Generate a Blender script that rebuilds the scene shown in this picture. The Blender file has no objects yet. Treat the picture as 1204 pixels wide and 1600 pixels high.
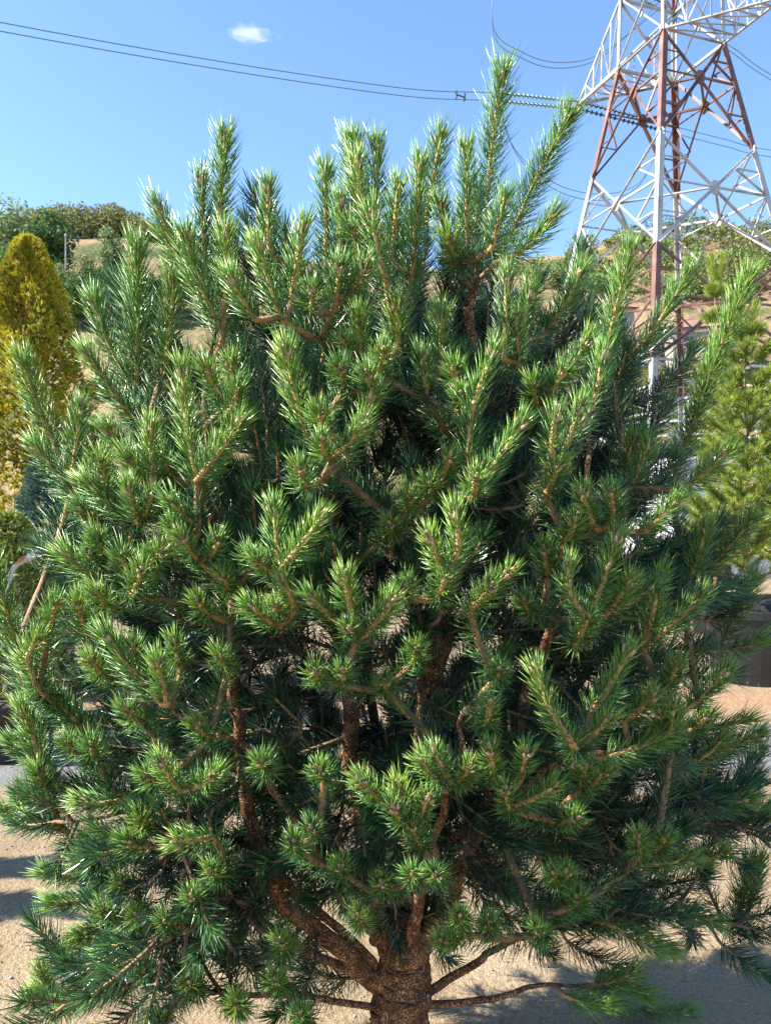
import bpy, math
import numpy as np
from mathutils import Vector, Matrix

# ------------------------------------------------------------------ camera, sky, sun, exposure
sc = bpy.context.scene
COL = sc.collection
EYE = 1.5
F = 1200.0                       # focal length in photo pixels (27 mm equivalent), horizon level at row 800
cam_d = bpy.data.cameras.new('camera'); cam = bpy.data.objects.new('camera', cam_d); COL.objects.link(cam)
cam_d.sensor_fit = 'VERTICAL'; cam_d.sensor_height = 36; cam_d.sensor_width = 27; cam_d.lens = 27
cam_d.clip_start = 0.05; cam_d.clip_end = 6000
cam.location = (0, 0, EYE); cam.rotation_euler = (math.radians(90), 0, 0)
cam_d.dof.use_dof = True; cam_d.dof.focus_distance = 1.6; cam_d.dof.aperture_fstop = 16
sc.camera = cam

SUN_AZ, SUN_EL = math.radians(84), math.radians(40)      # sun behind the camera, to its left
to_sun = Vector((-math.sin(SUN_AZ) * math.cos(SUN_EL), -math.cos(SUN_AZ) * math.cos(SUN_EL), math.sin(SUN_EL)))
w = bpy.data.worlds.new('World'); sc.world = w; w.use_nodes = True
nt = w.node_tree
bg = nt.nodes['Background']
sky = nt.nodes.new('ShaderNodeTexSky'); sky.sky_type = 'NISHITA'; sky.sun_disc = False
sky.sun_elevation = SUN_EL; sky.sun_rotation = math.atan2(to_sun.x, to_sun.y)
sky.altitude = 200; sky.air_density = 1.05; sky.dust_density = 0.0; sky.ozone_density = 5.0
nt.links.new(sky.outputs[0], bg.inputs[0]); bg.inputs[1].default_value = 0.098
sun_d = bpy.data.lights.new('sun', 'SUN'); sun_d.energy = 5.0; sun_d.angle = math.radians(0.5); sun_d.color = (1, 0.93, 0.81)
sun = bpy.data.objects.new('sun', sun_d); COL.objects.link(sun); sun.location = (-6, -8, 12)
sun.rotation_euler = (-to_sun).to_track_quat('-Z', 'Y').to_euler()
vs = sc.view_settings; vs.view_transform = 'Standard'; vs.look = 'None'; vs.exposure = 1.8; vs.gamma = 1; vs.use_curve_mapping = False

rng = np.random.default_rng(7)
def A(*a): return np.array(a, float)
def P(u, v, y): return A((u - 602) / F * y, y, EYE - (v - 800) / F * y)
def PX(p): return 602 + F * p[0] / p[1], 800 - F * (p[2] - EYE) / p[1]
def nrm(a): return a / (np.linalg.norm(a, axis=-1, keepdims=True) + 1e-12)

# ------------------------------------------------------------------ materials
K = 0.66      # overall reflectance level
def kc(c): return tuple(x * K for x in c)
def mat(name, col, rough=0.6, col2=None, scale=5.0, bump=0.0, bscale=40.0, metal=0.0, attr=None, ramp=None, spec=0.5, trans=0.0, detail=5, bdist=0.01, coord='Object'):
    m = bpy.data.materials.new(name); m.use_nodes = True
    if col: col = kc(col)
    if col2: col2 = kc(col2)
    if ramp: ramp = [(p_, kc(c_)) for p_, c_ in ramp]
    n, l = m.node_tree.nodes, m.node_tree.links
    b = n['Principled BSDF']; b.inputs['Roughness'].default_value = rough; b.inputs['Metallic'].default_value = metal
    b.inputs['Specular IOR Level'].default_value = spec
    tc = n.new('ShaderNodeTexCoord')
    out = None
    if ramp:
        r = n.new('ShaderNodeValToRGB'); el = r.color_ramp.elements
        el[0].position, el[0].color = ramp[0][0], (*ramp[0][1], 1); el[1].position, el[1].color = ramp[-1][0], (*ramp[-1][1], 1)
        for pos, c in ramp[1:-1]:
            e = el.new(pos); e.color = (*c, 1)
        if attr:
            a = n.new('ShaderNodeAttribute'); a.attribute_name = attr; l.new(a.outputs['Fac'], r.inputs[0])
        else:
            t = n.new('ShaderNodeTexNoise'); t.inputs['Scale'].default_value = scale; t.inputs['Detail'].default_value = detail
            l.new(tc.outputs[coord], t.inputs['Vector']); l.new(t.outputs[0], r.inputs[0])
        out = r.outputs[0]
    elif col2:
        t = n.new('ShaderNodeTexNoise'); t.inputs['Scale'].default_value = scale; t.inputs['Detail'].default_value = detail
        l.new(tc.outputs[coord], t.inputs['Vector'])
        r = n.new('ShaderNodeValToRGB'); r.color_ramp.elements[0].position = 0.35; r.color_ramp.elements[1].position = 0.65
        r.color_ramp.elements[0].color = (*col, 1); r.color_ramp.elements[1].color = (*col2, 1)
        l.new(t.outputs[0], r.inputs[0]); out = r.outputs[0]
    if out: l.new(out, b.inputs['Base Color'])
    else: b.inputs['Base Color'].default_value = (*col, 1)
    if bump:
        t2 = n.new('ShaderNodeTexNoise'); t2.inputs['Scale'].default_value = bscale; t2.inputs['Detail'].default_value = 6
        l.new(tc.outputs[coord], t2.inputs['Vector'])
        bp = n.new('ShaderNodeBump'); bp.inputs['Strength'].default_value = bump; bp.inputs['Distance'].default_value = bdist
        l.new(t2.outputs[0], bp.inputs['Height']); l.new(bp.outputs[0], b.inputs['Normal'])
    if trans:
        tr = n.new('ShaderNodeBsdfTranslucent'); mx = n.new('ShaderNodeMixShader'); mx.inputs[0].default_value = trans
        if out: l.new(out, tr.inputs[0])
        else: tr.inputs[0].default_value = (*col, 1)
        l.new(b.outputs[0], mx.inputs[1]); l.new(tr.outputs[0], mx.inputs[2]); l.new(mx.outputs[0], n['Material Output'].inputs[0])
    return m

M = {}
M['needle'] = mat('pine_needle', None, 0.31, attr='age', trans=0.2, spec=0.6, ramp=[(0.0, (0.42, 0.62, 0.08)), (0.2, (0.25, 0.50, 0.08)), (0.44, (0.10, 0.26, 0.075)), (0.72, (0.022, 0.075, 0.045)), (0.86, (0.010, 0.038, 0.027)), (0.93, (0.16, 0.15, 0.03)), (1.0, (0.30, 0.14, 0.04))])  # darkest greens: old needles, deepened further to paint in the crown's inner shade
M['twig'] = mat('pine_twig', None, 0.75, attr='age', ramp=[(0, (0.72, 0.47, 0.20)), (0.4, (0.52, 0.29, 0.12)), (1, (0.24, 0.15, 0.095))], bump=0.8, bscale=160, bdist=0.004)
M['bud'] = mat('pine_bud', (0.58, 0.31, 0.18), 0.6, (0.78, 0.58, 0.44), 60)
def bark_material():
    m = bpy.data.materials.new('pine_bark'); m.use_nodes = True; n, l = m.node_tree.nodes, m.node_tree.links
    b = n['Principled BSDF']; b.inputs['Roughness'].default_value = 0.9; b.inputs['Specular IOR Level'].default_value = 0.2
    tc = n.new('ShaderNodeTexCoord'); mp = n.new('ShaderNodeMapping'); mp.inputs['Scale'].default_value = (1, 1, 0.55); l.new(tc.outputs['Object'], mp.inputs[0])
    nz = n.new('ShaderNodeTexNoise'); nz.inputs['Scale'].default_value = 30; nz.inputs['Detail'].default_value = 8; l.new(tc.outputs['Object'], nz.inputs['Vector'])
    ad = n.new('ShaderNodeMix'); ad.data_type = 'VECTOR'; ad.inputs[0].default_value = 0.13; l.new(mp.outputs[0], ad.inputs[4]); l.new(nz.outputs[1], ad.inputs[5])
    vo = n.new('ShaderNodeTexVoronoi'); vo.feature = 'DISTANCE_TO_EDGE'; vo.inputs['Scale'].default_value = 85; l.new(ad.outputs[1], vo.inputs['Vector'])
    vc = n.new('ShaderNodeTexVoronoi'); vc.inputs['Scale'].default_value = 85; l.new(ad.outputs[1], vc.inputs['Vector'])
    sp_ = n.new('ShaderNodeSeparateColor'); l.new(vc.outputs['Color'], sp_.inputs[0])
    rp = n.new('ShaderNodeValToRGB'); e = rp.color_ramp.elements; e[0].color = (0.27, 0.14, 0.075, 1); e[1].color = (0.42, 0.29, 0.19, 1); q = e.new(.4); q.color = (0.43, 0.22, 0.105, 1); q = e.new(.7); q.color = (0.50, 0.26, 0.125, 1)
    l.new(sp_.outputs[0], rp.inputs[0])
    r2 = n.new('ShaderNodeValToRGB'); r2.color_ramp.elements[0].position = 0.02; r2.color_ramp.elements[0].color = (0.45, 0.4, 0.36, 1); r2.color_ramp.elements[1].position = 0.16; r2.color_ramp.elements[1].color = (1, 1, 1, 1); l.new(vo.outputs['Distance'], r2.inputs[0])
    r3 = n.new('ShaderNodeValToRGB'); r3.color_ramp.elements[0].position = 0.35; r3.color_ramp.elements[0].color = (0.5, 0.48, 0.46, 1); r3.color_ramp.elements[1].position = 0.6; l.new(nz.outputs[0], r3.inputs[0])
    m1 = n.new('ShaderNodeMix'); m1.data_type = 'RGBA'; m1.blend_type = 'MULTIPLY'; m1.inputs[0].default_value = 1; l.new(rp.outputs[0], m1.inputs[6]); l.new(r2.outputs[0], m1.inputs[7])
    m2 = n.new('ShaderNodeMix'); m2.data_type = 'RGBA'; m2.blend_type = 'MULTIPLY'; m2.inputs[0].default_value = 1; l.new(m1.outputs[2], m2.inputs[6]); l.new(r3.outputs[0], m2.inputs[7]); l.new(m2.outputs[2], b.inputs['Base Color'])
    ma = n.new('ShaderNodeMath'); ma.operation = 'MULTIPLY_ADD'; ma.inputs[1].default_value = 0.5; l.new(nz.outputs[0], ma.inputs[0]); l.new(r2.outputs[0], ma.inputs[2])
    bp = n.new('ShaderNodeBump'); bp.inputs['Strength'].default_value = 1.0; bp.inputs['Distance'].default_value = 0.012; l.new(ma.outputs[0], bp.inputs['Height']); l.new(bp.outputs[0], b.inputs['Normal'])
    return m
M['bark'] = bark_material()
M['old_bark'] = mat('grey_bark', None, 0.85, ramp=[(0.3, (0.07, 0.04, 0.026)), (0.45, (0.24, 0.11, 0.05)), (0.62, (0.42, 0.20, 0.09)), (0.8, (0.34, 0.24, 0.17))], scale=26, bump=1.0, bscale=45, bdist=0.02)
M['yellow_needle'] = mat('yellow_pine_needle', None, 0.4, attr='age', trans=0.2, ramp=[(0, (0.48, 0.56, 0.09)), (0.4, (0.29, 0.42, 0.07)), (0.8, (0.12, 0.24, 0.06)), (1, (0.45, 0.30, 0.07))])
M['blue_needle'] = mat('blue_spruce_needle', None, 0.5, attr='age', ramp=[(0, (0.28, 0.43, 0.34)), (0.6, (0.15, 0.28, 0.21)), (1, (0.08, 0.16, 0.12))])
M['gold_leaf'] = mat('golden_thuja_leaf', None, 0.7, attr='age', trans=0.2, spec=0.2, ramp=[(0, (0.80, 0.66, 0.05)), (0.35, (0.56, 0.52, 0.05)), (0.6, (0.27, 0.30, 0.05)), (0.78, (0.52, 0.27, 0.06)), (1, (0.28, 0.14, 0.05))])
M['lime_leaf'] = mat('lime_shrub_leaf', None, 0.6, attr='age', trans=0.15, ramp=[(0, (0.48, 0.54, 0.08)), (0.5, (0.28, 0.38, 0.08)), (1, (0.11, 0.18, 0.06))])
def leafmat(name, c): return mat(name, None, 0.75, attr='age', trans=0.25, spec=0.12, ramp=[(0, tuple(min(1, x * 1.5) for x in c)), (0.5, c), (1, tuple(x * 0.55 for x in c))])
M['leaf_green'] = leafmat('leaf_green', (0.22, 0.34, 0.10))
M['leaf_dark'] = leafmat('leaf_dark', (0.13, 0.24, 0.08))
M['leaf_pale'] = leafmat('leaf_pale', (0.32, 0.42, 0.19))
M['leaf_olive'] = leafmat('leaf_olive', (0.27, 0.29, 0.11))
M['wood'] = mat('tree_wood', (0.10, 0.075, 0.055), 0.85, (0.2, 0.16, 0.12), 20)
M['white_steel'] = mat('white_painted_steel', None, 0.45, ramp=[(0.32, (0.30, 0.26, 0.24)), (0.44, (0.56, 0.55, 0.55)), (0.7, (0.68, 0.68, 0.68))], scale=1.3)
M['red_steel'] = mat('red_painted_steel', None, 0.5, ramp=[(0.3, (0.14, 0.065, 0.05)), (0.5, (0.23, 0.10, 0.08)), (0.75, (0.33, 0.20, 0.17))], scale=1.6)
M['gusset_steel'] = mat('weathered_steel', (0.30, 0.29, 0.28), 0.6, (0.48, 0.46, 0.44), 6)
M['wire'] = mat('conductor_aluminium', (0.16, 0.19, 0.22), 0.55, metal=0.3)
M['insulator'] = mat('green_glass', (0.34, 0.55, 0.46), 0.15, spec=0.8)
M['insulator_dark'] = mat('dark_fitting', (0.08, 0.09, 0.10), 0.5, metal=0.5)
M['pot'] = mat('black_plastic', (0.012, 0.012, 0.014), 0.45, (0.02, 0.02, 0.022), 9)
M['soil'] = mat('potting_soil', (0.05, 0.035, 0.025), 0.95, (0.1, 0.07, 0.05), 30, bump=0.8)
M['tape'] = mat('tape', None, 0.4, ramp=[(0.49, (0.80, 0.80, 0.78)), (0.51, (0.72, 0.20, 0.05))], scale=6, detail=0, trans=0.15)
M['concrete'] = mat('concrete', (0.40, 0.39, 0.37), 0.9, (0.52, 0.50, 0.47), 8, bump=0.4)

# ------------------------------------------------------------------ mesh helpers
def link(name, me, m, parent=None):
    o = bpy.data.objects.new(name, me); COL.objects.link(o)
    if m is not None and not me.materials:
        me.materials.append(m)
    if parent is not None: o.parent = parent
    return o
def mesh(name, V, T, age=None, smooth=False):
    """triangle / quad mesh from arrays"""
    V = np.asarray(V, np.float32); T = np.asarray(T, np.int32)
    me = bpy.data.meshes.new(name)
    k = T.shape[1]
    me.vertices.add(len(V)); me.vertices.foreach_set('co', V.ravel())
    me.loops.add(T.size); me.loops.foreach_set('vertex_index', T.ravel())
    me.polygons.add(len(T)); me.polygons.foreach_set('loop_start', np.arange(0, T.size, k, dtype=np.int32))
    if smooth: me.polygons.foreach_set('use_smooth', np.ones(len(T), bool))
    me.update(calc_edges=True)
    if age is not None:
        at = me.attributes.new('age', 'FLOAT', 'POINT'); at.data.foreach_set('value', np.asarray(age, np.float32))
    return me
class MB:
    def __init__(s): s.v, s.f = [], []
    def add(s, V, Fc):
        o = len(s.v); s.v += [tuple(map(float, p)) for p in V]; s.f += [tuple(i + o for i in f) for f in Fc]; return s
    def box(s, c, size, rz=0.0):
        cx, cy, cz = c; hx, hy, hz = [q / 2 for q in size]; cs, sn = math.cos(rz), math.sin(rz)
        V = [(cx + x * cs - y * sn, cy + x * sn + y * cs, cz + z) for z in (-hz, hz) for x, y in ((-hx, -hy), (hx, -hy), (hx, hy), (-hx, hy))]
        return s.add(V, [(3, 2, 1, 0), (4, 5, 6, 7), (0, 1, 5, 4), (1, 2, 6, 5), (2, 3, 7, 6), (3, 0, 4, 7)])
    def lathe(s, c, prof, n=16, cap=True, ph=0.0):
        V = [(c[0] + r * math.cos(2 * math.pi * k / n + ph), c[1] + r * math.sin(2 * math.pi * k / n + ph), c[2] + z) for r, z in prof for k in range(n)]
        Fc = [(i * n + k, i * n + (k + 1) % n, (i + 1) * n + (k + 1) % n, (i + 1) * n + k) for i in range(len(prof) - 1) for k in range(n)]
        if cap: Fc += [tuple(range(n - 1, -1, -1)), tuple(range((len(prof) - 1) * n, len(prof) * n))]
        return s.add(V, Fc)
    def build(s, name, m, parent=None, smooth=False, bevel=0.0):
        me = bpy.data.meshes.new(name); me.from_pydata(s.v, [], s.f); me.update()
        if smooth: me.polygons.foreach_set('use_smooth', np.ones(len(me.polygons), bool))
        o = link(name, me, m, parent)
        if bevel:
            b = o.modifiers.new('bevel', 'BEVEL'); b.width = bevel; b.segments = 2; b.limit_method = 'ANGLE'
        return o
def empty(name, loc=(0, 0, 0)):
    o = bpy.data.objects.new(name, None); o.empty_display_size = 0.1; COL.objects.link(o); o.location = loc; return o
def tag(o, label=None, cat=None, group=None, kind=None):
    if label: o['label'] = label
    if cat: o['category'] = cat
    if group: o['group'] = group
    if kind: o['kind'] = kind
    return o
def frames(C):
    """tangents and two normals along polyline C"""
    T = nrm(np.gradient(C, axis=0))
    up = np.tile(A(0.13, 0.31, 0.94), (len(C), 1)); bad = np.abs((T * up).sum(1)) > 0.93; up[bad] = A(0.94, 0.2, 0.1)
    N = nrm(np.cross(T, up)); B = np.cross(T, N); return T, N, B
def tube(C, R, n=6, age=None, bumpy=0.0, seed=0):
    C = np.asarray(C, float); R = np.broadcast_to(np.asarray(R, float), (len(C),)); T, N, B = frames(C)
    a = np.arange(n) * 2 * np.pi / n
    r = R[:, None] * np.ones((1, n))
    if bumpy: r = r * (1 + bumpy * np.random.default_rng(seed).standard_normal((len(C), n)))
    V = C[:, None] + r[..., None] * (np.cos(a)[None, :, None] * N[:, None] + np.sin(a)[None, :, None] * B[:, None])
    i = np.arange(len(C) - 1)[:, None] * n; k = np.arange(n)[None]; k2 = (k + 1) % n
    Q = np.stack([i + k, i + k2, i + n + k2, i + n + k], -1).reshape(-1, 4)
    ag = None if age is None else np.repeat(np.broadcast_to(age, (len(C),)), n)
    return V.reshape(-1, 3), Q, ag
def join(parts):
    """[(V,T,age)] -> one"""
    o = 0; Vs, Ts, As = [], [], []
    for V, T, a in parts:
        Vs.append(V); Ts.append(T + o); o += len(V)
        As.append(a if a is not None else np.zeros(len(V)))
    return np.concatenate(Vs), np.concatenate(Ts), np.concatenate(As)
def hermite(p, q, tp, tq, n):
    t = np.linspace(0, 1, n)[:, None]
    return (2*t**3 - 3*t**2 + 1) * p + (t**3 - 2*t**2 + t) * tp + (-2*t**3 + 3*t**2) * q + (t**3 - t**2) * tq
def spline(pts, n):
    """Catmull-Rom through pts, n samples (any columns)"""
    p = np.asarray(pts, float); p = np.vstack([2 * p[0] - p[1], p, 2 * p[-1] - p[-2]])
    t = np.linspace(0, len(p) - 3 - 1e-6, n); i = t.astype(int); f = (t - i)[:, None]
    a, b, c, d = p[i], p[i + 1], p[i + 2], p[i + 3]
    return 0.5 * (2*b + (c - a)*f + (2*a - 5*b + 4*c - d)*f**2 + (3*b - a - 3*c + d)*f**3)

# ------------------------------------------------------------------ needles
def needles(O, D, L, W, bend, age, rich):
    """O origins, D directions, bend: direction the needle curves to; rich = three-sided"""
    n = len(O); L = L[:, None]; W = W[:, None]
    S = nrm(np.cross(D, rng.standard_normal((n, 3)))); S2 = np.cross(D, S)
    mid = O + D * L * 0.52; tip = O + D * L * 0.97 + bend * L * 0.13
    if rich:
        V = np.empty((n, 7, 3))
        for k in range(3):
            c = math.cos(k * 2.094) * S + math.sin(k * 2.094) * S2
            V[:, k] = O + c * W * 0.42; V[:, 3 + k] = mid + c * W * 0.5
        V[:, 6] = tip
        tri = np.array([(0, 1, 4), (0, 4, 3), (1, 2, 5), (1, 5, 4), (2, 0, 3), (2, 3, 5), (3, 4, 6), (4, 5, 6), (5, 3, 6)]); k = 7
    else:
        V = np.empty((n, 5, 3)); V[:, 0] = O - S * W * 0.45; V[:, 1] = O + S * W * 0.45
        V[:, 2] = mid - S * W * 0.55; V[:, 3] = mid + S * W * 0.55; V[:, 4] = tip
        tri = np.array([(0, 1, 3), (0, 3, 2), (2, 3, 4)]); k = 5
    T = (tri[None] + (np.arange(n) * k)[:, None, None]).reshape(-1, 3)
    return V.reshape(-1, 3), T, np.repeat(age, k)
def along(C, dens, nl, wid, th0, th1, age0, rich, tipn=0, upb=0.10, pair=True, sp=0.1, brown=0.004):
    """needles along polyline C (base -> tip)"""
    seg = np.linalg.norm(np.diff(C, axis=0), axis=1); s = np.concatenate([[0], np.cumsum(seg)]); Lt = s[-1]
    n = max(4, int(Lt * dens)); n -= n % 2
    t = (np.arange(n // 2) + rng.random(n // 2)) / (n // 2) if pair else rng.random(n)
    ph = np.arange(len(t)) * 2.39996 + rng.normal(0, 0.4, len(t))
    if pair: t = np.repeat(t, 2); ph = np.repeat(ph, 2) + np.tile([-0.16, 0.16], n // 2)
    th = np.radians(th0 + (th1 - th0) * t**1.3 + rng.normal(0, 8, len(t)))
    if tipn:
        t = np.concatenate([t, 1 - 0.06 * rng.random(tipn)]); ph = np.concatenate([ph, rng.random(tipn) * 6.283])
        th = np.concatenate([th, np.radians(rng.uniform(9, max(th1, 30) + 12, tipn))])
    O = np.stack([np.interp(t * Lt, s, C[:, k]) for k in range(3)], 1)
    Tg, N, B = frames(C)
    idx = np.clip(np.searchsorted(s, t * Lt) - 1, 0, len(C) - 1)
    T, N, B = Tg[idx], N[idx], B[idx]
    D = np.cos(th)[:, None] * T + np.sin(th)[:, None] * (np.cos(ph)[:, None] * N + np.sin(ph)[:, None] * B)
    D[:, 2] += upb; D = nrm(D + rng.normal(0, sp * 0.5, D.shape))
    L = nl * rng.uniform(0.72, 1.12, len(t)); W = wid * rng.uniform(0.8, 1.2, len(t))
    bend = nrm(T + A(0, 0, 0.5) + rng.normal(0, 0.35, T.shape))
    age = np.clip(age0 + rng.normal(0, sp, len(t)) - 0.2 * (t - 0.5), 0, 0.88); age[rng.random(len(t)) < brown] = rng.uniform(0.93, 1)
    return needles(O, D, L, W, bend, age, rich)

# ------------------------------------------------------------------ ground and hill
def sstep(x, a, b):
    t = np.clip((x - a) / (b - a), 0, 1); return t * t * (3 - 2 * t)
def hill_z(x, y):
    x = np.asarray(x, float); y = np.asarray(y, float)
    a = x / np.maximum(y, 1)
    c = np.interp(a, [-0.9, -0.5, -0.33, -0.2, 0.1, 0.24, 0.34, 0.5, 0.9], [1.03, 1.02, 0.985, 0.93, 0.88, 0.93, 0.99, 1.0, 1.03])
    s = y - 37
    z = 0.5 * (s + np.sqrt(s * s + 16)) * 0.56
    top = 49.5; k = 4.0
    z = -k * np.log(np.exp(-np.minimum(z, 140) / k) + np.exp(-top / k)) * (1 + (c - 1) * sstep(y, 50, 110))
    z = z + sstep(y, 45, 80) * (0.7 * np.sin(x * 0.11 + 1) * np.cos(y * 0.07) + 0.35 * np.sin(x * 0.31 + y * 0.17)) - 0.10 * np.maximum(y - 150, 0)
    return z - 0.15
def grid(x0, x1, nx, ys, fz):
    xs = np.linspace(x0, x1, nx); X, Y = np.meshgrid(xs, ys); Z = fz(X, Y)
    V = np.stack([X, Y, Z], -1).reshape(-1, 3); ny = len(ys)
    i = (np.arange(ny - 1)[:, None] * nx + np.arange(nx - 1)[None]).ravel()
    return V, np.stack([i, i + 1, i + nx + 1, i + nx], 1)

def ground_material():
    m = bpy.data.materials.new('dusty_gravel_yard'); m.use_nodes = True; n, l = m.node_tree.nodes, m.node_tree.links
    b = n['Principled BSDF']; b.inputs['Roughness'].default_value = 0.95; b.inputs['Specular IOR Level'].default_value = 0.2
    g = n.new('ShaderNodeNewGeometry')
    def noise(sc_, det=6, vec=None):
        t = n.new('ShaderNodeTexNoise'); t.inputs['Scale'].default_value = sc_; t.inputs['Detail'].default_value = det
        l.new(vec or g.outputs['Position'], t.inputs['Vector']); return t.outputs[0]
    def ramp(src, els):
        r = n.new('ShaderNodeValToRGB'); e = r.color_ramp.elements
        e[0].position, e[0].color = els[0][0], (*els[0][1], 1); e[1].position, e[1].color = els[-1][0], (*els[-1][1], 1)
        for p_, c_ in els[1:-1]:
            q = e.new(p_); q.color = (*c_, 1)
        l.new(src, r.inputs[0]); return r.outputs[0]
    def mix(f, a, c, mode='MIX'):
        x = n.new('ShaderNodeMix'); x.data_type = 'RGBA'; x.blend_type = mode
        if isinstance(f, float): x.inputs[0].default_value = f
        else: l.new(f, x.inputs[0])
        l.new(a, x.inputs[6]); l.new(c, x.inputs[7]); return x.outputs[2]
    sand = ramp(noise(2.2), [(0.3, (0.20, 0.15, 0.092)), (0.5, (0.26, 0.197, 0.125)), (0.7, (0.30, 0.24, 0.163))])
    grain = ramp(noise(95, 3), [(0.32, (0.55, 0.52, 0.48)), (0.5, (0.95, 0.95, 0.95)), (0.7, (1.1, 1.1, 1.1))])
    c1 = mix(0.75, sand, grain, 'MULTIPLY')
    grey = ramp(noise(7), [(0.3, (0.125, 0.128, 0.13)), (0.7, (0.19, 0.192, 0.192))])
    # a strip of worn grey paving crosses the yard about 4.2 to 5.2 m away
    sx = n.new('ShaderNodeSeparateXYZ'); l.new(g.outputs['Position'], sx.inputs[0])
    def math_(op, a, c=None):
        x = n.new('ShaderNodeMath'); x.operation = op
        for i, q in enumerate((a, c)):
            if q is None: continue
            if isinstance(q, (int, float)): x.inputs[i].default_value = q
            else: l.new(q, x.inputs[i])
        return x.outputs[0]
    d = math_('ABSOLUTE', math_('SUBTRACT', sx.outputs[1], 4.75))
    d = math_('ADD', d, math_('MULTIPLY', math_('SUBTRACT', noise(3.1, 7), 0.5), 1.5))
    f = ramp(d, [(0.30, (1, 1, 1)), (0.62, (0, 0, 0))])
    c2 = mix(f, c1, mix(0.7, grey, grain, 'MULTIPLY'))
    red = ramp(noise(24), [(0.4, (0.24, 0.13, 0.07)), (0.65, (0.30, 0.2, 0.13))])
    f2 = ramp(math_('ADD', math_('ABSOLUTE', math_('SUBTRACT', sx.outputs[1], 6.1)), math_('MULTIPLY', noise(5), 0.8)), [(0.55, (0.8, 0.8, 0.8)), (0.95, (0, 0, 0))])
    c3 = mix(f2, c2, red)
    l.new(c3, b.inputs['Base Color'])
    bp = n.new('ShaderNodeBump'); bp.inputs['Strength'].default_value = 0.9; bp.inputs['Distance'].default_value = 0.012
    l.new(math_('ADD', noise(55, 8), math_('MULTIPLY', noise(160, 3), 0.5)), bp.inputs['Height']); l.new(bp.outputs[0], b.inputs['Normal'])
    return m
def yard_z(x, y):
    return 0.012 * np.sin(x * 2.1 + 0.6 * y) * np.cos(y * 1.7) + 0.006 * np.sin(x * 7.1 + 2) * np.sin(y * 6.3) - 0.004
ys = np.concatenate([np.linspace(-30, 1, 12), np.linspace(1.3, 9, 90), np.linspace(9.5, 60, 30)])
V, T = grid(-70, 70, 181, ys, lambda X, Y: yard_z(X, Y) - 1.5 * sstep(Y, 40, 60))
tag(link('ground', mesh('ground', V, T, smooth=True), ground_material()), 'dusty tan gravel yard under the pines with a worn grey strip', kind='structure')

def hill_material():
    m = mat('dry_grass_hill', None, 0.95, ramp=[(0.34, (0.08, 0.12, 0.04)), (0.46, (0.18, 0.17, 0.07)), (0.54, (0.36, 0.26, 0.15)), (0.72, (0.44, 0.30, 0.19))], scale=0.09, detail=9, bump=1.0, bscale=1.6, bdist=0.4, spec=0.1)
    return m
ys = np.concatenate([np.linspace(12, 160, 149), np.linspace(165, 600, 30)])
V, T = grid(-260, 260, 209, ys, hill_z)
tag(link('hill', mesh('hill', V, T, smooth=True), hill_material()), 'steep dry grass hillside patched with scrub', kind='structure')

# far plain behind and around, so that the sheet reaches the horizon
V, T = grid(-3000, 3000, 2, np.array([-3000.0, 3000.0]), lambda X, Y: X * 0 - 3.0)
tag(link('far_plain', mesh('far_plain', V, T), hill_material()), 'distant dry plain reaching the horizon', kind='structure')

# loose pebbles on the yard
n = 5200
py = 1.9 + 5.0 * rng.random(n)**1.6; pxx = (rng.random(n) - 0.5) * 1.5 * py
pr = 0.002 + 0.006 * rng.random(n)**4
octa = nrm(A([1, 0, 0], [-1, 0, 0], [0, 1, 0], [0, -1, 0], [0, 0, 1], [0, 0, -1])); of = np.array([(0, 2, 4), (2, 1, 4), (1, 3, 4), (3, 0, 4), (2, 0, 5), (1, 2, 5), (3, 1, 5), (0, 3, 5)])
ang = rng.random(n) * 6.28; sc3 = rng.uniform(0.6, 1.3, (n, 3)) * A(1, 1, 0.6)
vv = octa[None] * sc3[:, None] * pr[:, None, None]
vx = vv[..., 0] * np.cos(ang)[:, None] - vv[..., 1] * np.sin(ang)[:, None]; vy = vv[..., 0] * np.sin(ang)[:, None] + vv[..., 1] * np.cos(ang)[:, None]
V = np.stack([vx + pxx[:, None], vy + py[:, None], vv[..., 2] + (yard_z(pxx, py) + pr * 0.3)[:, None]], -1).reshape(-1, 3)
T = (of[None] + (np.arange(n) * 6)[:, None, None]).reshape(-1, 3)
tag(link('pebbles', mesh('pebbles', V, T, np.repeat(rng.random(n), 6)), mat('pebble', None, 0.9, attr='age', ramp=[(0, (0.20, 0.16, 0.12)), (0.5, (0.42, 0.34, 0.25)), (1, (0.56, 0.52, 0.47))])), 'small loose stones scattered over the yard', 'gravel', kind='stuff')

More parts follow.
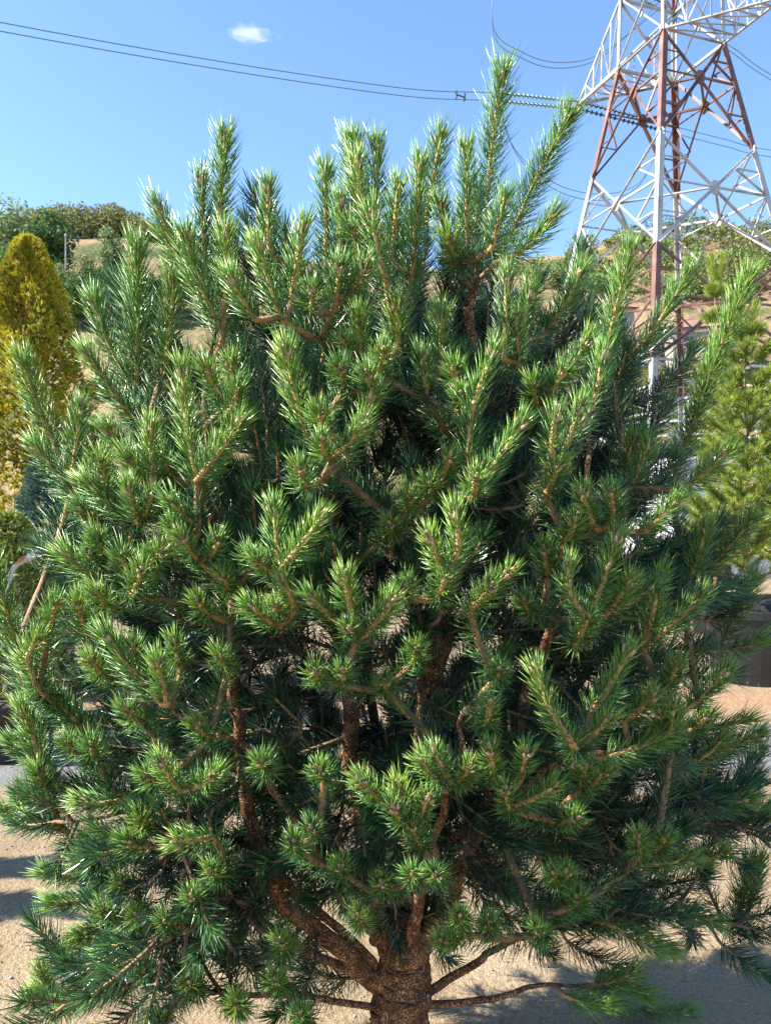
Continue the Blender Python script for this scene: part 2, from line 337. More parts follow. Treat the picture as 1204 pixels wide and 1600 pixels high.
# ------------------------------------------------------------------ the big pine
# traced shoots: tip (u,v), base (u,v), depth offset, optional middle point
SH = [
 (352,218,340,400,.05),(315,285,324,440),(248,328,303,452),(293,373,349,526,-.05,312,440),(354,370,349,480),(364,439,400,500,-.05),(215,396,214,620),
 (149,476,214,622,0,172,540),(272,446,254,585,.1),(140,555,208,652),(37,570,110,748,0,70,655),(126,643,113,740),(61,703,112,764),(148,679,130,728,.1),
 (286,581,309,750,-.08,292,660),(326,580,346,622),(362,570,368,615,.1),(372,613,356,648),(173,673,202,712),(236,676,240,750),(159,723,172,778),
 (203,719,230,756),(140,756,209,822),(203,766,217,818),(237,776,224,808),(252,713,272,748,.1),(130,799,160,815),(271,786,310,822),(271,822,282,836),
 (153,842,176,872),(143,865,156,880),(286,842,312,874),(340,844,328,872),(390,866,396,878),(251,862,231,880),(222,890,209,930),(193,869,200,898),
 (106,869,186,923,0,146,900),(375,660,310,748),(340,700,318,752,.15),
 (419,296,422,392),(403,389,438,494,-.05,420,436),(474,356,455,472,-.02),(508,273,510,410,.1),(556,225,560,330,.1),(545,230,553,310,.15),(558,256,567,340),
 (589,233,588,350,.08),(581,338,602,432,-.03),(622,296,613,402,.08),(657,263,643,438,-.02,650,350),(687,220,664,350,.08),(729,238,731,400,.15),
 (785,118,752,400,0,768,235),(787,316,768,388,-.05),(689,323,700,410,.15),(550,359,564,392,.05),(533,319,533,392,.1),(490,456,486,486,-.03),(532,419,524,474),
 (569,419,546,456),(702,376,716,412,.1),(792,442,787,560,-.02),(886,186,786,392,.1,842,270),(861,342,772,412,.12,820,388),(906,429,852,520,.05),
 (982,396,944,556,-.05,966,470),(1072,432,962,584,-.05,1024,510),(826,462,814,525,.1),(1168,436,1050,755,-.05,1112,575),(942,556,928,628,-.08),
 (904,639,881,708,-.08),(867,653,870,728,-.08,862,700),(872,726,852,775,-.05),(917,536,876,590,.05),(880,583,852,620,.05),(834,603,838,635,.1),(807,506,807,566,.05),
 (910,772,926,822,-.06),(955,769,955,818,-.06),(897,816,885,845),(963,843,919,962,-.08,944,905),(889,890,916,965,-.08,889,925),(917,966,898,1008,-.04),
 (1053,786,1006,830),(1133,709,1066,762,-.02),(990,689,976,732,.25),(1101,830,1070,915,.3),(1169,817,1082,900,.32),(1176,910,1128,1002,.3),(1183,1003,1134,1015,.3),
 (1091,936,1005,1008,-.03),(1023,940,1011,984),(983,910,948,956,-.04),(1017,920,936,965,-.02),(980,1019,925,1108,-.08),(837,1048,895,1164,-.1,860,1110),(949,1124,902,1168,-.1),
 (1131,1052,1071,1108,-.05),(1055,1039,1042,1074),(1017,1089,975,1128),(1030,1116,1034,1150),(1052,1112,944,1184,-.05,1040,1148),(1103,1122,1060,1146,.05),(1163,1126,1100,1136,.12),
 (1180,1150,1110,1180,.15),(822,1175,814,1216,-.05),(860,1230,806,1256,-.06),(947,1205,906,1233),(914,1200,904,1231),(900,1278,874,1283),(998,1309,998,1334),(1040,1309,1018,1328),
 (1070,1343,1002,1350,.05),(864,1366,872,1376),(884,1363,890,1374),(900,1402,904,1412),(840,1452,848,1462),(1186,1280,1105,1287,.2),(1196,1265,1130,1290,.25),(1166,1356,1154,1432,.2),(1186,1350,1168,1425,.2),
 (1163,1250,1100,1265,.2),(1123,1160,1080,1190,.15),(983,1522,925,1540,.2),(1070,1582,1000,1578,.25),(1017,1482,960,1448,.15),(1123,1336,1085,1344,.15),(1040,1480,985,1440,.2),(940,1570,880,1555,.2),(1110,1440,1060,1410,.2),(1000,1550,940,1520,.25),
 (-8,890,28,1010,-.05),(60,1000,54,1060,-.08,44,1026),(45,1040,140,1146,0,85,1092),(88,946,74,994,-.03),(123,945,135,986),(153,928,178,950),(169,996,253,1100,-.08,205,1044),
 (247,1039,262,1098,-.06),(274,1006,284,1034,.02),(209,1013,222,1040),(144,1034,168,1056),(345,1026,356,1040,.05),(143,1164,150,1184),(106,1162,124,1182),(25,1162,68,1190),(40,1116,60,1174),
 (252,1190,284,1236,-.08),(335,1212,294,1232,-.06),(229,1212,256,1216,-.04),(60,1209,78,1234),(30,1239,44,1252),(10,1266,32,1278),(48,1281,96,1291),(131,1255,206,1245,.02),(220,1282,236,1290),
 (279,1316,330,1309,-.06),(199,1318,240,1321),(126,1346,160,1357),(76,1366,124,1371,.1),(90,1412,140,1407,.1),(163,1422,172,1430),(213,1429,222,1436),(126,1462,166,1438),(136,1509,142,1516),
 (126,1482,150,1486),(226,1519,232,1526),(166,1496,240,1462,-.02),(60,1555,106,1566),(66,1520,78,1548),(86,1582,106,1572),(106,1565,206,1545),(246,1592,262,1584),(370,1566,376,1572),(296,1536,304,1544),
 (300,1400,310,1410),(190,1380,214,1382),(260,1440,280,1440),(330,1360,350,1366),
 (428,795,440,890,-.06),(498,813,443,886,-.06),(403,875,434,900,-.05),(443,906,463,948,-.03),(433,946,438,956),(395,950,437,978),(540,906,552,966,-.05),(488,936,532,972,-.04),(611,943,572,988,-.05),
 (546,983,556,998,-.05),(633,918,626,932,-.03),(672,840,697,895,-.1),(712,803,701,898,-.1,716,852),(696,906,681,936,-.06),(795,896,758,922,-.04),(765,918,735,952,-.05),(535,1049,538,1062),(493,1049,498,1060),
 (649,1016,646,1034,.1),(779,1046,774,1060),(765,1102,758,1132,-.05),(681,1177,702,1218,-.04),(765,1172,773,1210,-.04),(601,1066,604,1078,.12),(623,1228,640,1274,-.05),(614,1261,640,1288,-.06),
 (666,1250,646,1282,-.04),(643,1290,664,1324,-.02),(565,1222,600,1254,-.05),(662,1193,694,1216,-.03),(732,1200,708,1218,-.02),(790,1233,797,1264,-.03),(644,1366,648,1374,-.02),(682,1364,684,1374,-.02),
 (596,1379,600,1388,.05),(719,1432,722,1442,-.03),(765,1442,766,1452,-.02),(689,1469,718,1462,-.03),(460,1316,466,1326),(486,1293,494,1304),(500,1203,506,1216),(530,1353,536,1362,.08),(410,1190,418,1204),
 (440,1470,450,1482,.05),(470,1585,478,1592),(430,1530,440,1540,.05),(560,1430,566,1440,.1),
 (533,576,539,602),(599,550,592,586,-.03),(574,586,584,624,-.03),(500,646,507,672,-.04),(563,669,518,716,-.05),(503,689,517,720,-.06,506,708),(447,552,482,690,0),(468,732,477,764,-.03),(536,536,540,548,.1),
 (770,553,732,775,-.1,736,650),(709,578,712,604),(720,616,722,642),(812,664,738,778,-.08),(744,749,738,776,-.09),(639,779,644,792,.1),(702,716,688,750,.05),(608,819,612,830,.15),(672,759,678,772,.08),
 (583,620,548,700,.02),(660,560,668,620,.2),(620,480,622,540,.15),(690,500,688,570,.2),(560,500,562,560,.15),
 (1010,700,985,760,.2),(1030,900,1000,930,.1),(850,860,856,900,.1),(820,940,835,960,.1),(310,940,330,960,.05),(350,900,362,922,.1),(305,1130,330,1150,.05),(200,1110,226,1130),(60,1085,96,1110,.05),
]
def dep(u, v):
    r = ((u - 605) / 625)**2 + ((v - 960) / 850)**2
    return 1.97 - 0.70 * math.sqrt(max(0.0, 1 - r))
pine = empty('pine_tree', (0.03, 1.95, 0))
tag(pine, 'large bushy green pine with upright bottlebrush shoots and flaky orange bark', 'tree')
PO = A(0.03, 1.95, 0)
LIMBS = [  # (u, v, depth, radius in px)
 [(618,1725,1.95,66),(620,1660,1.95,56),(622,1600,1.95,50),(630,1500,1.94,46),(640,1400,1.94,32),(655,1250,1.93,28),(675,1050,1.92,24),(700,850,1.9,19),(722,680,1.86,13),(735,560,1.83,9),(739,456,1.82,8),(748,395,1.83,5)],
 [(615,1530,1.94,34),(575,1350,1.9,24),(553,1167,1.85,21),(538,1000,1.82,17),(525,850,1.8,13),(512,650,1.78,9),(505,480,1.78,5)],
 [(600,1540,1.94,26),(520,1470,1.86,22),(430,1380,1.78,18),(380,1200,1.7,16),(365,1095,1.68,14),(340,950,1.68,10),(330,800,1.66,8),(322,650,1.68,6),(332,520,1.74,4)],
 [(645,1500,1.93,30),(720,1340,1.86,24),(765,1250,1.8,20),(820,1100,1.72,15),(870,950,1.66,11),(905,800,1.64,8),(930,640,1.66,5)],
 [(585,1545,1.93,14),(466,1469,1.84,11),(400,1432,1.76,9),(350,1430,1.68,7),(290,1453,1.62,5),(236,1465,1.6,3)],
 [(650,1560,1.95,14),(740,1500,1.95,11),(800,1470,1.98,9),(900,1440,2.02,7),(1000,1430,2.06,6),(1090,1436,2.1,5),(1150,1440,2.12,3)],
 [(650,1570,1.93,11),(760,1557,1.9,9),(850,1540,1.92,6),(935,1553,1.95,4)],
 [(630,1500,1.92,18),(660,1385,1.76,14),(690,1290,1.6,11),(700,1220,1.5,8),(722,1110,1.42,5)],
 [(585,1470,1.9,18),(480,1310,1.7,13),(410,1190,1.55,10),(330,1140,1.48,7),(256,1102,1.48,5)],
 [(645,1400,1.96,20),(600,1200,2.2,14),(560,900,2.36,9),(560,620,2.3,5)],
 [(650,1420,1.96,20),(800,1200,2.2,14),(960,1000,2.32,9),(1060,860,2.28,5)],
 [(585,1510,1.93,14),(400,1330,1.82,10),(250,1268,1.74,7),(110,1292,1.74,4)],
 [(600,1575,1.93,10),(450,1550,1.86,8),(290,1550,1.78,6),(200,1546,1.74,5),(110,1566,1.73,3)],
 [(700,1310,1.88,14),(800,1240,1.7,12),(870,1195,1.56,9),(950,1180,1.52,7),(1040,1148,1.55,4)],
 [(700,1360,1.92,12),(900,1292,2.0,9),(1050,1287,2.08,6),(1140,1290,2.12,4)],
 [(430,1390,1.8,9),(330,1330,1.64,6),(230,1320,1.56,4)],
]
nodes, LOW = [], []          # skeleton points, low limbs
for i, lm in enumerate(LIMBS):
    q = np.array([np.append(P(u, v, y), r / F * y) for u, v, y, r in lm])
    if i == 0: q[0, 2] = -0.03
    S = spline(q, (26 if i == 0 else 16) * len(q)); C, R = S[:, :3], np.maximum(S[:, 3] * (0.86 if i == 0 else 0.64 if i in (1, 2, 3, 7, 9, 10) else 0.55), 0.003)
    nz = A(*[[0.011 * math.sin(k * 0.19 + i + 2 * j) * math.sin(k * .11 + j + i) + 0.004 * math.sin(k * .47 + 3 * j + i) for j in range(3)] for k in range(len(C))]); nz[0] = 0
    C = C + nz
    Vt, Q, ag = tube(C - PO, R, 22 if i == 0 else 10, 0.9, bumpy=0.035 if i < 4 else 0.03, seed=i)
    o = link('trunk' if i == 0 else 'branch', mesh('wood', Vt, Q, ag, smooth=True), M['bark'], pine)
    k0 = 60 if i == 0 else 6
    if i in (4, 5, 11, 12, 14, 15): LOW.append(C[len(C) // 3:])
    nodes.append(C[k0:])
nodes = np.concatenate(nodes)
ANCH = A(0.03, 1.95, 0.75)
def inner(p):   # how far out in the crown
    d = (p - ANCH) * A(1, 1.2, 0.75); return np.linalg.norm(d, axis=-1)

jobs = []
for k, s in enumerate(SH):
    tu, tv, bu, bv = s[:4]; dd = s[4] if len(s) > 4 else 0.0
    y = dep(tu, tv) + dd + rng.normal(0, 0.012); tip = P(tu, tv, y)
    pl = math.hypot(tu - bu, tv - bv) / F * y
    L = max(pl * 1.08, 0.085 + 0.02 * rng.random())
    base = P(bu, bv, y)
    back = math.sqrt(max(0, L * L - pl * pl)); base = P(bu, bv, y + back)
    mid = P(s[5], s[6], y + back * 0.45) if len(s) > 6 else None
    jobs.append([tip, base, mid, True])
# fill: smaller shoots through the crown, real but not traced, with the hollows left open
CC, RR = A(0.0, 1.97, 1.24), A(1.0, 0.72, 1.22)
HOLES = [(640,690,75),(850,830,60),(790,1000,60),(450,1040,45),(590,1110,75),(700,1310,50),(700,1010,45),(560,780,40),(800,800,45),(720,1530,110),(737,510,28),(500,1520,60),(400,1090,50)]
cnt = 0
while cnt < 1080:
    d = nrm(rng.standard_normal(3)); f = rng.uniform(0.4, 0.9)
    if d[1] < -0.3: f *= 0.74
    if d[1] < 0 and rng.random() < 0.55: continue
    p = CC + RR * d * f * (A(1, .8, 1) if d[1] > 0 else 1)
    if p[2] < 0.36: continue
    u, v = PX(p)
    r = math.hypot((u - 605) / 560, (v - 960) / 760)
    if r > 0.98: continue
    if v < 420 and (u > 800 or u < 300) or v < 345: continue
    if v > 1450 and rng.random() < 0.7: continue
    if v > 1250 and rng.random() < 0.4: continue
    if any(math.hypot(u - a, v - b) < c for a, b, c in HOLES) and p[1] < 1.9: continue
    L = rng.uniform(0.07, 0.17)
    dr = nrm(d * RR + A(0, 0, 0.55) + rng.normal(0, 0.25, 3))
    jobs.append([p + dr * L * 0.5, p - dr * L * 0.5, None, False]); cnt += 1
for C in LOW:          # short hanging side shoots clothe the low limbs
    for k in range(16):
        j = int(rng.integers(0, len(C) - 1)); t = nrm(C[j + 1] - C[j]); d = nrm(t * .8 + rng.normal(0, .6, 3) + A(0, 0, .1)); L = rng.uniform(.07, .13)
        b_ = C[j] + d * rng.uniform(.03, .12); jobs.append([b_ + d * L, b_, None, False])
for (u0, u1, v0, v1, y0, y1, n_) in ((840, 1160, 1190, 1440, 1.85, 2.3, 80), (90, 520, 1330, 1570, 1.62, 2.1, 30), (480, 900, 1260, 1440, 1.85, 2.25, 25)):
    for k in range(n_):     # the dense lower skirt of the crown
        p = P(rng.uniform(u0, u1), rng.uniform(v0, v1), rng.uniform(y0, y1)); o_ = p - A(.03, 1.95, p[2]); L = rng.uniform(.08, .15)
        if math.hypot((PX(p)[0] - 605) / 590, (PX(p)[1] - 960) / 660) > 1: continue
        d = nrm(nrm(o_) + A(0, 0, rng.uniform(-.15, .45)) + rng.normal(0, .3, 3)); jobs.append([p + d * L * .5, p - d * L * .5, None, False])
jobs.sort(key=lambda j: (not j[3], inner(j[1])))
fill_n, fill_w = [], []
for tip, base, mid, traced in jobs:
    d = base - nodes; dist = np.linalg.norm(d, axis=1)
    dirn = nrm(tip - base)
    cost = dist * (1.35 - 0.5 * (d @ dirn) / (dist + 1e-6)) + np.where(inner(nodes) > inner(base) - 0.01, 0.5, 0)
    j = int(np.argmin(cost)); nd = nodes[j]
    ln = dist[j]; nl = max(4, int(ln / 0.02))
    ch = nrm(base - nd)
    lk = hermite(nd, base, nrm(ch + A(0, 0, -0.15) + rng.normal(0, .12, 3)) * ln, nrm(dirn * 0.7 + ch * 0.6) * ln * 0.6, nl)
    Ls = np.linalg.norm(tip - base)
    if mid is not None: st = spline([base, mid, tip], 14)
    else:
        sag = A(0, 0, -1) * Ls * rng.uniform(0.02, 0.09)
        st = hermite(base, tip, (tip - base) + sag * 3 + rng.normal(0, .05, 3) * Ls, (tip - base) - sag * 3, 12)
    nodes = np.concatenate([nodes, lk[1:]])
    Ls = np.linalg.norm(np.diff(st, axis=0), axis=1).sum()
    nlen = (0.051 + 0.052 * min(Ls, 0.34)) * rng.uniform(0.92, 1.08) * min(1.22, max(0.78, tip[1] / 1.6))
    sag_ = rng.normal(0, 0.05)
    old = lk[-max(3, int(0.30 / 0.02)):] if ln > 0.07 else None
    if traced:
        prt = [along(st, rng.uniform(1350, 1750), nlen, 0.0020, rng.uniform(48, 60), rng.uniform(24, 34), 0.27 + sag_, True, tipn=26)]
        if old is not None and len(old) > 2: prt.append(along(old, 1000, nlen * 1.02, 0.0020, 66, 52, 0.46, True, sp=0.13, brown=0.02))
        Vn, Tn, An = join(prt)
        sh = link('shoot', mesh('needles', Vn - PO, Tn, An, smooth=True), M['needle'], pine)
        C = np.concatenate([lk, st[1:]])
        R = np.concatenate([np.linspace(0.0068 + 0.004 * min(1, ln / 0.4), 0.0062, len(lk)), np.linspace(0.0064, 0.0044, len(st) - 1)])
        ag = np.concatenate([np.linspace(1, 0.35, len(lk)), np.linspace(0.25, 0.0, len(st) - 1)])
        Vt, Q, ag = tube(C - PO, R, 6, ag, bumpy=0.10, seed=int(rng.integers(1e6)))
        link('twig', mesh('twig', Vt, Q, ag, smooth=True), M['twig'], sh)
        tT = nrm(st[-1] - st[-2]); bp = []
        for q in range(1 + int(rng.integers(3, 6))):
            off = nrm(np.cross(tT, rng.standard_normal(3))) * (0.0 if q == 0 else 0.006)
            bl = (0.026 if q == 0 else 0.016) * rng.uniform(0.8, 1.2); r0 = 0.0056 if q == 0 else 0.0038
            ax = nrm(tT + off * 60); p0 = st[-1] - tT * 0.004 + off
            Cb = np.array([p0 + ax * bl * t for t in (0, .25, .6, .85, 1)])
            a_, b_, c_ = tube(Cb - PO, [r0 * .75, r0, r0 * .85, r0 * .5, 0.0004], 6, 0.0); bp.append((a_, b_, c_))
        link('bud', mesh('bud', *join(bp), smooth=True), M['bud'], sh)
    else:
        fill_n.append(along(st, 1300, nlen, 0.0022, 60, 32, 0.66 + sag_, False, tipn=20))  # darker tone for inner shoots: older needles plus crown shade put into the colour
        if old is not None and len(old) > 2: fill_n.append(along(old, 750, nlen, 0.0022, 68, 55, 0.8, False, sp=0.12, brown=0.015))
        C = np.concatenate([lk, st[1:]])
        fill_w.append(tube(C, np.linspace(0.005, 0.0028, len(C)), 5, np.linspace(1, 0.2, len(C))))
Vn, Tn, An = join(fill_n); tag(link('inner_needles', mesh('inner_needles', Vn - PO, Tn, An), M['needle'], pine), kind='stuff')
Vn, Tn, An = join(fill_w); tag(link('inner_twigs', mesh('inner_twigs', Vn - PO, Tn, An, smooth=True), M['twig'], pine), kind='stuff')

# ------------------------------------------------------------------ lattice pylon
TC = A(11.1, 30.05, 0); TH = math.radians(26)
VR = A(math.cos(TH), -math.sin(TH), 0); VF = A(math.sin(TH), math.cos(TH), 0)
CORN = [-VF, VR, VF, -VR]            # near, right, far, left
def rad(H): return 1.95 + 0.243 * (17.8 - H) if H < 17.8 else 1.95 - 0.03 * (H - 17.8)
def corner(k, H): return TC + CORN[k % 4] * rad(H) + A(0, 0, EYE + H)
pylon = empty('power_pylon', (TC[0], TC[1], 0)); TPO = A(TC[0], TC[1], 0)
tag(pylon, 'tall lattice steel power pylon painted in red and white bands', 'pylon')
def angle_iron(p, q, wd, name, m, inward=None, th=None):
    p, q = np.asarray(p, float), np.asarray(q, float); t = nrm(q - p); th = th or max(0.016, wd * 0.16)
    ref = inward if inward is not None else A(0, 0, 1)
    a = ref - t * (ref @ t)
    if np.linalg.norm(a) < 1e-3: a = np.cross(t, A(1, 0, 0))
    a = nrm(a); b = np.cross(t, a)
    if inward is not None: a, b = nrm(a + b), nrm(a - b)
    prof = [(0, 0), (wd, 0), (wd, th), (th, th), (th, wd), (0, wd)]
    V = [e + a * (x - wd * .3) + b * (y - wd * .3) - TPO for e in (p, q) for x, y in prof]
    Fc = [tuple(range(5, -1, -1)), tuple(range(6, 12))] + [(i, (i + 1) % 6, 6 + (i + 1) % 6, 6 + i) for i in range(6)]
    return MB().add(V, Fc).build(name, m, pylon)
def plate(c, nrm_, r, m):
    nrm_ = nrm(np.asarray(nrm_, float)); a = nrm(np.cross(nrm_, A(0, 0, 1))); b = np.cross(nrm_, a); V = []
    for s in (-0.03, 0.03):
        for k in range(8): V.append(c - TPO + nrm_ * s + r * (a * math.cos(k * .785 + .39) + b * 1.25 * math.sin(k * .785 + .39)))
    Fc = [tuple(range(7, -1, -1)), tuple(range(8, 16))] + [(i, (i + 1) % 8, 8 + (i + 1) % 8, 8 + i) for i in range(8)]
    MB().add(V, Fc).build('gusset_plate', m, pylon)
LV = [-1.5, 1.0, 5.1, 9.3, 13.55, 17.8, 20.6, 23.8, 26.6, 29.2]
W_, R_ = M['white_steel'], M['red_steel']
band = [W_, W_, R_, W_, R_, W_, R_, W_, R_]
for i in range(len(LV) - 1):
    h0, h1 = LV[i], LV[i + 1]; m = band[i]; big = h1 <= 17.8
    lw = 0.21 if big else 0.15; dw = 0.105 if big else 0.075
    for k in range(4):
        inw = nrm(-CORN[k])
        angle_iron(corner(k, h0) - (A(0, 0, 0.1) if i == 0 else 0), corner(k, h1), lw, 'leg', m, inw)
        a0, a1, b0, b1 = corner(k, h0), corner(k, h1), corner(k + 1, h0), corner(k + 1, h1)
        fn = nrm(CORN[k] + CORN[(k + 1) % 4]); off = fn * 0.05
        angle_iron(a0 + off, b1 + off, dw, 'diagonal_brace', m); angle_iron(b0 - off, a1 - off, dw * 0.75, 'diagonal_brace', m)
        r0, r1 = rad(h0), rad(h1); t = r0 / (r0 + r1)
        x = a0 + (b1 - a0) * t; plate(x, fn, 0.22 if big else 0.14, m)
        hx = h0 + (h1 - h0) * t
        if big and i > 0:
            for cc, e0, e1 in ((k, a0, a1), (k + 1, b0, b1)):
                el = e0 + (e1 - e0) * t; angle_iron(el, x, 0.07, 'horizontal_brace', m)
                lo = e0 + (x - e0) * 0.5; angle_iron(e0 + (e1 - e0) * t * .5, lo, 0.05, 'secondary_brace', m)
                hi = e1 + (x - e1) * 0.5; angle_iron(e1 + (e0 - e1) * (1 - t) * .5, hi, 0.05, 'secondary_brace', m)
                angle_iron(el, lo, 0.06, 'secondary_brace', m); angle_iron(el, hi, 0.06, 'secondary_brace', m)
        if i in (1, 4, 5, 6, 8): angle_iron(a1, b1, 0.10, 'horizontal_brace', band[min(i + 1, 8)] if i == 4 else m)
    if big and i in (1, 2, 3, 4):     # plan bracing at the crossing level
        xs = []
        for k in range(4):
            a0, b1 = corner(k, h0), corner(k + 1, h1); t = rad(h0) / (rad(h0) + rad(h1)); xs.append(a0 + (b1 - a0) * t)
        for k in range(4): angle_iron(xs[k], xs[(k + 1) % 4], 0.09, 'plan_brace', m)
for k in range(4):
    plate(corner(k, 17.8), CORN[k], 0.17, W_); plate(corner(k, 13.55), CORN[k], 0.15, W_ if k != 2 else R_)
    apex = TC + A(0, 0, EYE + 33); angle_iron(corner(k, 29.2), apex, 0.14, 'peak_leg', W_)
    MB().lathe(corner(k, -1.5) - TPO + A(0, 0, -0.5), [(0.55, 0), (0.55, 0.62), (0.42, 0.85)], 4, ph=.6).build('footing', M['concrete'], pylon)
def arm(tip, ks, H, Hu):
    tl = [corner(k, H) for k in ks]; tu = [corner(k, Hu) for k in ks]
    for a in tl: angle_iron(a, tip, 0.11, 'arm_chord', W_)
    for a in tu: angle_iron(a, tip, 0.075, 'arm_chord', W_)
    n = 5
    for s in range(2):
        for j in range(n):
            f0, f1 = j / n, (j + 1) / n
            lo0, lo1 = tl[s] + (tip - tl[s]) * f0, tl[s] + (tip - tl[s]) * f1; up0, up1 = tu[s] + (tip - tu[s]) * f0, tu[s] + (tip - tu[s]) * f1
            if j: angle_iron(lo0, up0, 0.05, 'arm_lacing', W_)
            if j < n - 1: angle_iron(lo0 if j % 2 else lo1, up1 if j % 2 else up0, 0.055, 'arm_lacing', W_)
    for j in range(1, n):
        f = j / n; a, b = tl[0] + (tip - tl[0]) * f, tl[1] + (tip - tl[1]) * f
        angle_iron(a, b, 0.06, 'arm_lacing', W_)
        g = (j - 1) / n; angle_iron(tl[0] + (tip - tl[0]) * g, b, 0.055, 'arm_lacing', W_)
    plate(tip, CORN[0], 0.2, M['gusset_steel'])
TIP = A(8.4, 33.6, EYE + 17.8); TIP2 = 2 * TC + A(0, 0, 2 * (EYE + 17.8)) - TIP
TIPU = A(8.3, 33.7, EYE + 24.0); TIPU2 = 2 * TC + A(0, 0, 2 * (EYE + 24.0)) - TIPU
arm(TIP, (3, 2), 17.8, 20.6); arm(TIP2, (0, 1), 17.8, 20.6); arm(TIPU, (3, 2), 23.8, 26.6); arm(TIPU2, (0, 1), 23.8, 26.6)

DL = nrm(A(-0.866, -0.5, 0)); DR = nrm(A(0.97, 0.25, 0))
def insulator(p, d, Ls, label, grp, m):
    e = empty('insulator_string', p)
    n_ = 17; q = p + d * Ls; C = np.array([p + (q - p) * t for t in np.linspace(0, 1, 4)]) - p
    Vt, Q, _ = tube(C, 0.03, 6); link('rod', mesh('rod', Vt, Q), M['insulator_dark'], e)
    Vt, Q, _ = tube(np.array([-d * 0.035, -d * 0.02, d * 0.03, d * 0.055]), [0.025, 0.09, 0.08, 0.025], 8); dm = mesh('glass_disc', Vt, Q)
    for j in range(n_):
        link('glass_disc', dm, m, e).location = d * (0.45 + (Ls - 0.75) * j / (n_ - 1))
    tag(e, label, 'insulator', grp)
def wire(pts, label, grp=None, r=0.015, n=40):
    C = spline(pts, n); o_ = C[0].copy(); Vt, Q, _ = tube(C - o_, r, 5)
    o = link('power_cable', mesh('power_cable', Vt, Q, smooth=True), M['wire']); o.location = o_; tag(o, label, 'cable', grp); return C
side = A(0, 0, 1)
for z in (-0.16, 0.16):
    dl = nrm(DL + A(0, 0, -0.19)); dr = nrm(DR + A(0, 0, -0.10)); off = A(0, 0, z)
    insulator(TIP + off, dl, 4.6, 'green glass insulator string from the pylon arm tip towards the bare span over the pine', 'insulators on the span over the pine', M['insulator'])
    insulator(TIP + off, dr, 4.4, 'dark insulator string passing behind the red pylon legs', 'insulators behind the pylon legs', M['insulator_dark'])
    a = TIP + off + dl * 4.55
    def onL(s, H): return A(TIP[0] + DL[0] * s, TIP[1] + DL[1] * s, EYE + H)
    SPAN = wire([a, onL(10, 15.75 + z * .9), onL(22.5, 14.1 + z * .8), onL(40, 12.6 + z), onL(70, 12.5 + z), onL(110, 15 + z)], 'twin power cable stretched across the blue sky above the pine', 'twin cables across the sky')
    b = TIP + off + dr * 4.35
    def onR(s, H): return A(TIP[0] + DR[0] * s, TIP[1] + DR[1] * s, EYE + H)
    wire([b, onR(7.5, 17.05 + z), onR(10.2, 16.85 + z), onR(20, 17 + z), onR(45, 20 + z), onR(80, 30 + z)], 'twin power cable running from the pylon over the hillside', 'twin cables over the hillside')
    # jumper loop under the arm
    wire([a + A(0, 0, -.05), P(806, 238 + z * 12, 32.3), P(868, 292 + z * 30, 33.2), P(940, 308 + z * 30, 34.2), P(1000, 285 + z * 12, 34.6), b + A(0, 0, -.05)], 'slack jumper cable looping below the long pylon arm', 'jumper loops below the long arm', n=50)
    du = nrm(DL + A(0, 0, -0.15)); dv = nrm(DR + A(0, 0, -0.25))
    insulator(TIPU + off, du, 4.4, 'insulator string at the upper pylon arm', 'insulators at the upper arm', M['insulator'])
    insulator(TIPU + off, dv, 4.4, 'insulator string at the upper pylon arm', 'insulators at the upper arm', M['insulator'])
    c, d = TIPU + off + du * 4.35, TIPU + off + dv * 4.35
    wire([c, TIPU + off + DL * 20 + A(0, 0, -3.5), TIPU + off + DL * 60 + A(0, 0, -6), TIPU + off + DL * 110 + A(0, 0, -5)], 'upper power cable leaving the pylon high over the yard', 'upper cables over the yard')
    wire([d, P(1140, 76 + z * 25, 36.2), P(1204, 121 + z * 25, 37.2), P(1400, 230 + z * 25, 42), P(1800, 330, 60)], 'upper power cable dropping from the pylon towards the hillside', 'upper cables towards the hill')
    wire([c, P(770, 45 + z * 25, 31.8), P(815, 86 + z * 30, 32.6), P(868, 102 + z * 28, 33.4), P(928, 92 + z * 20, 34), P(985, 50, 34.6), d], 'slack jumper cable looping below the upper pylon arm', 'jumper loops below the upper arm', n=50)
q_ = SPAN[np.argmin(np.abs(602 + F * SPAN[:, 0] / SPAN[:, 1] - 716))]; sp = empty('cable_spacer', q_ + A(0, 0, -.16)); sp.rotation_euler = (0, 0, math.radians(30)); MB().box((0, 0, 0), (0.42, 0.04, 0.04)).box((-.2, 0, 0), (0.05, 0.08, 0.30)).box((.2, 0, 0), (0.05, 0.08, 0.30)).build('clamp', M['insulator_dark'], sp)
tag(sp, 'small dark spacer clamping the twin cables together above the pine', 'spacer')

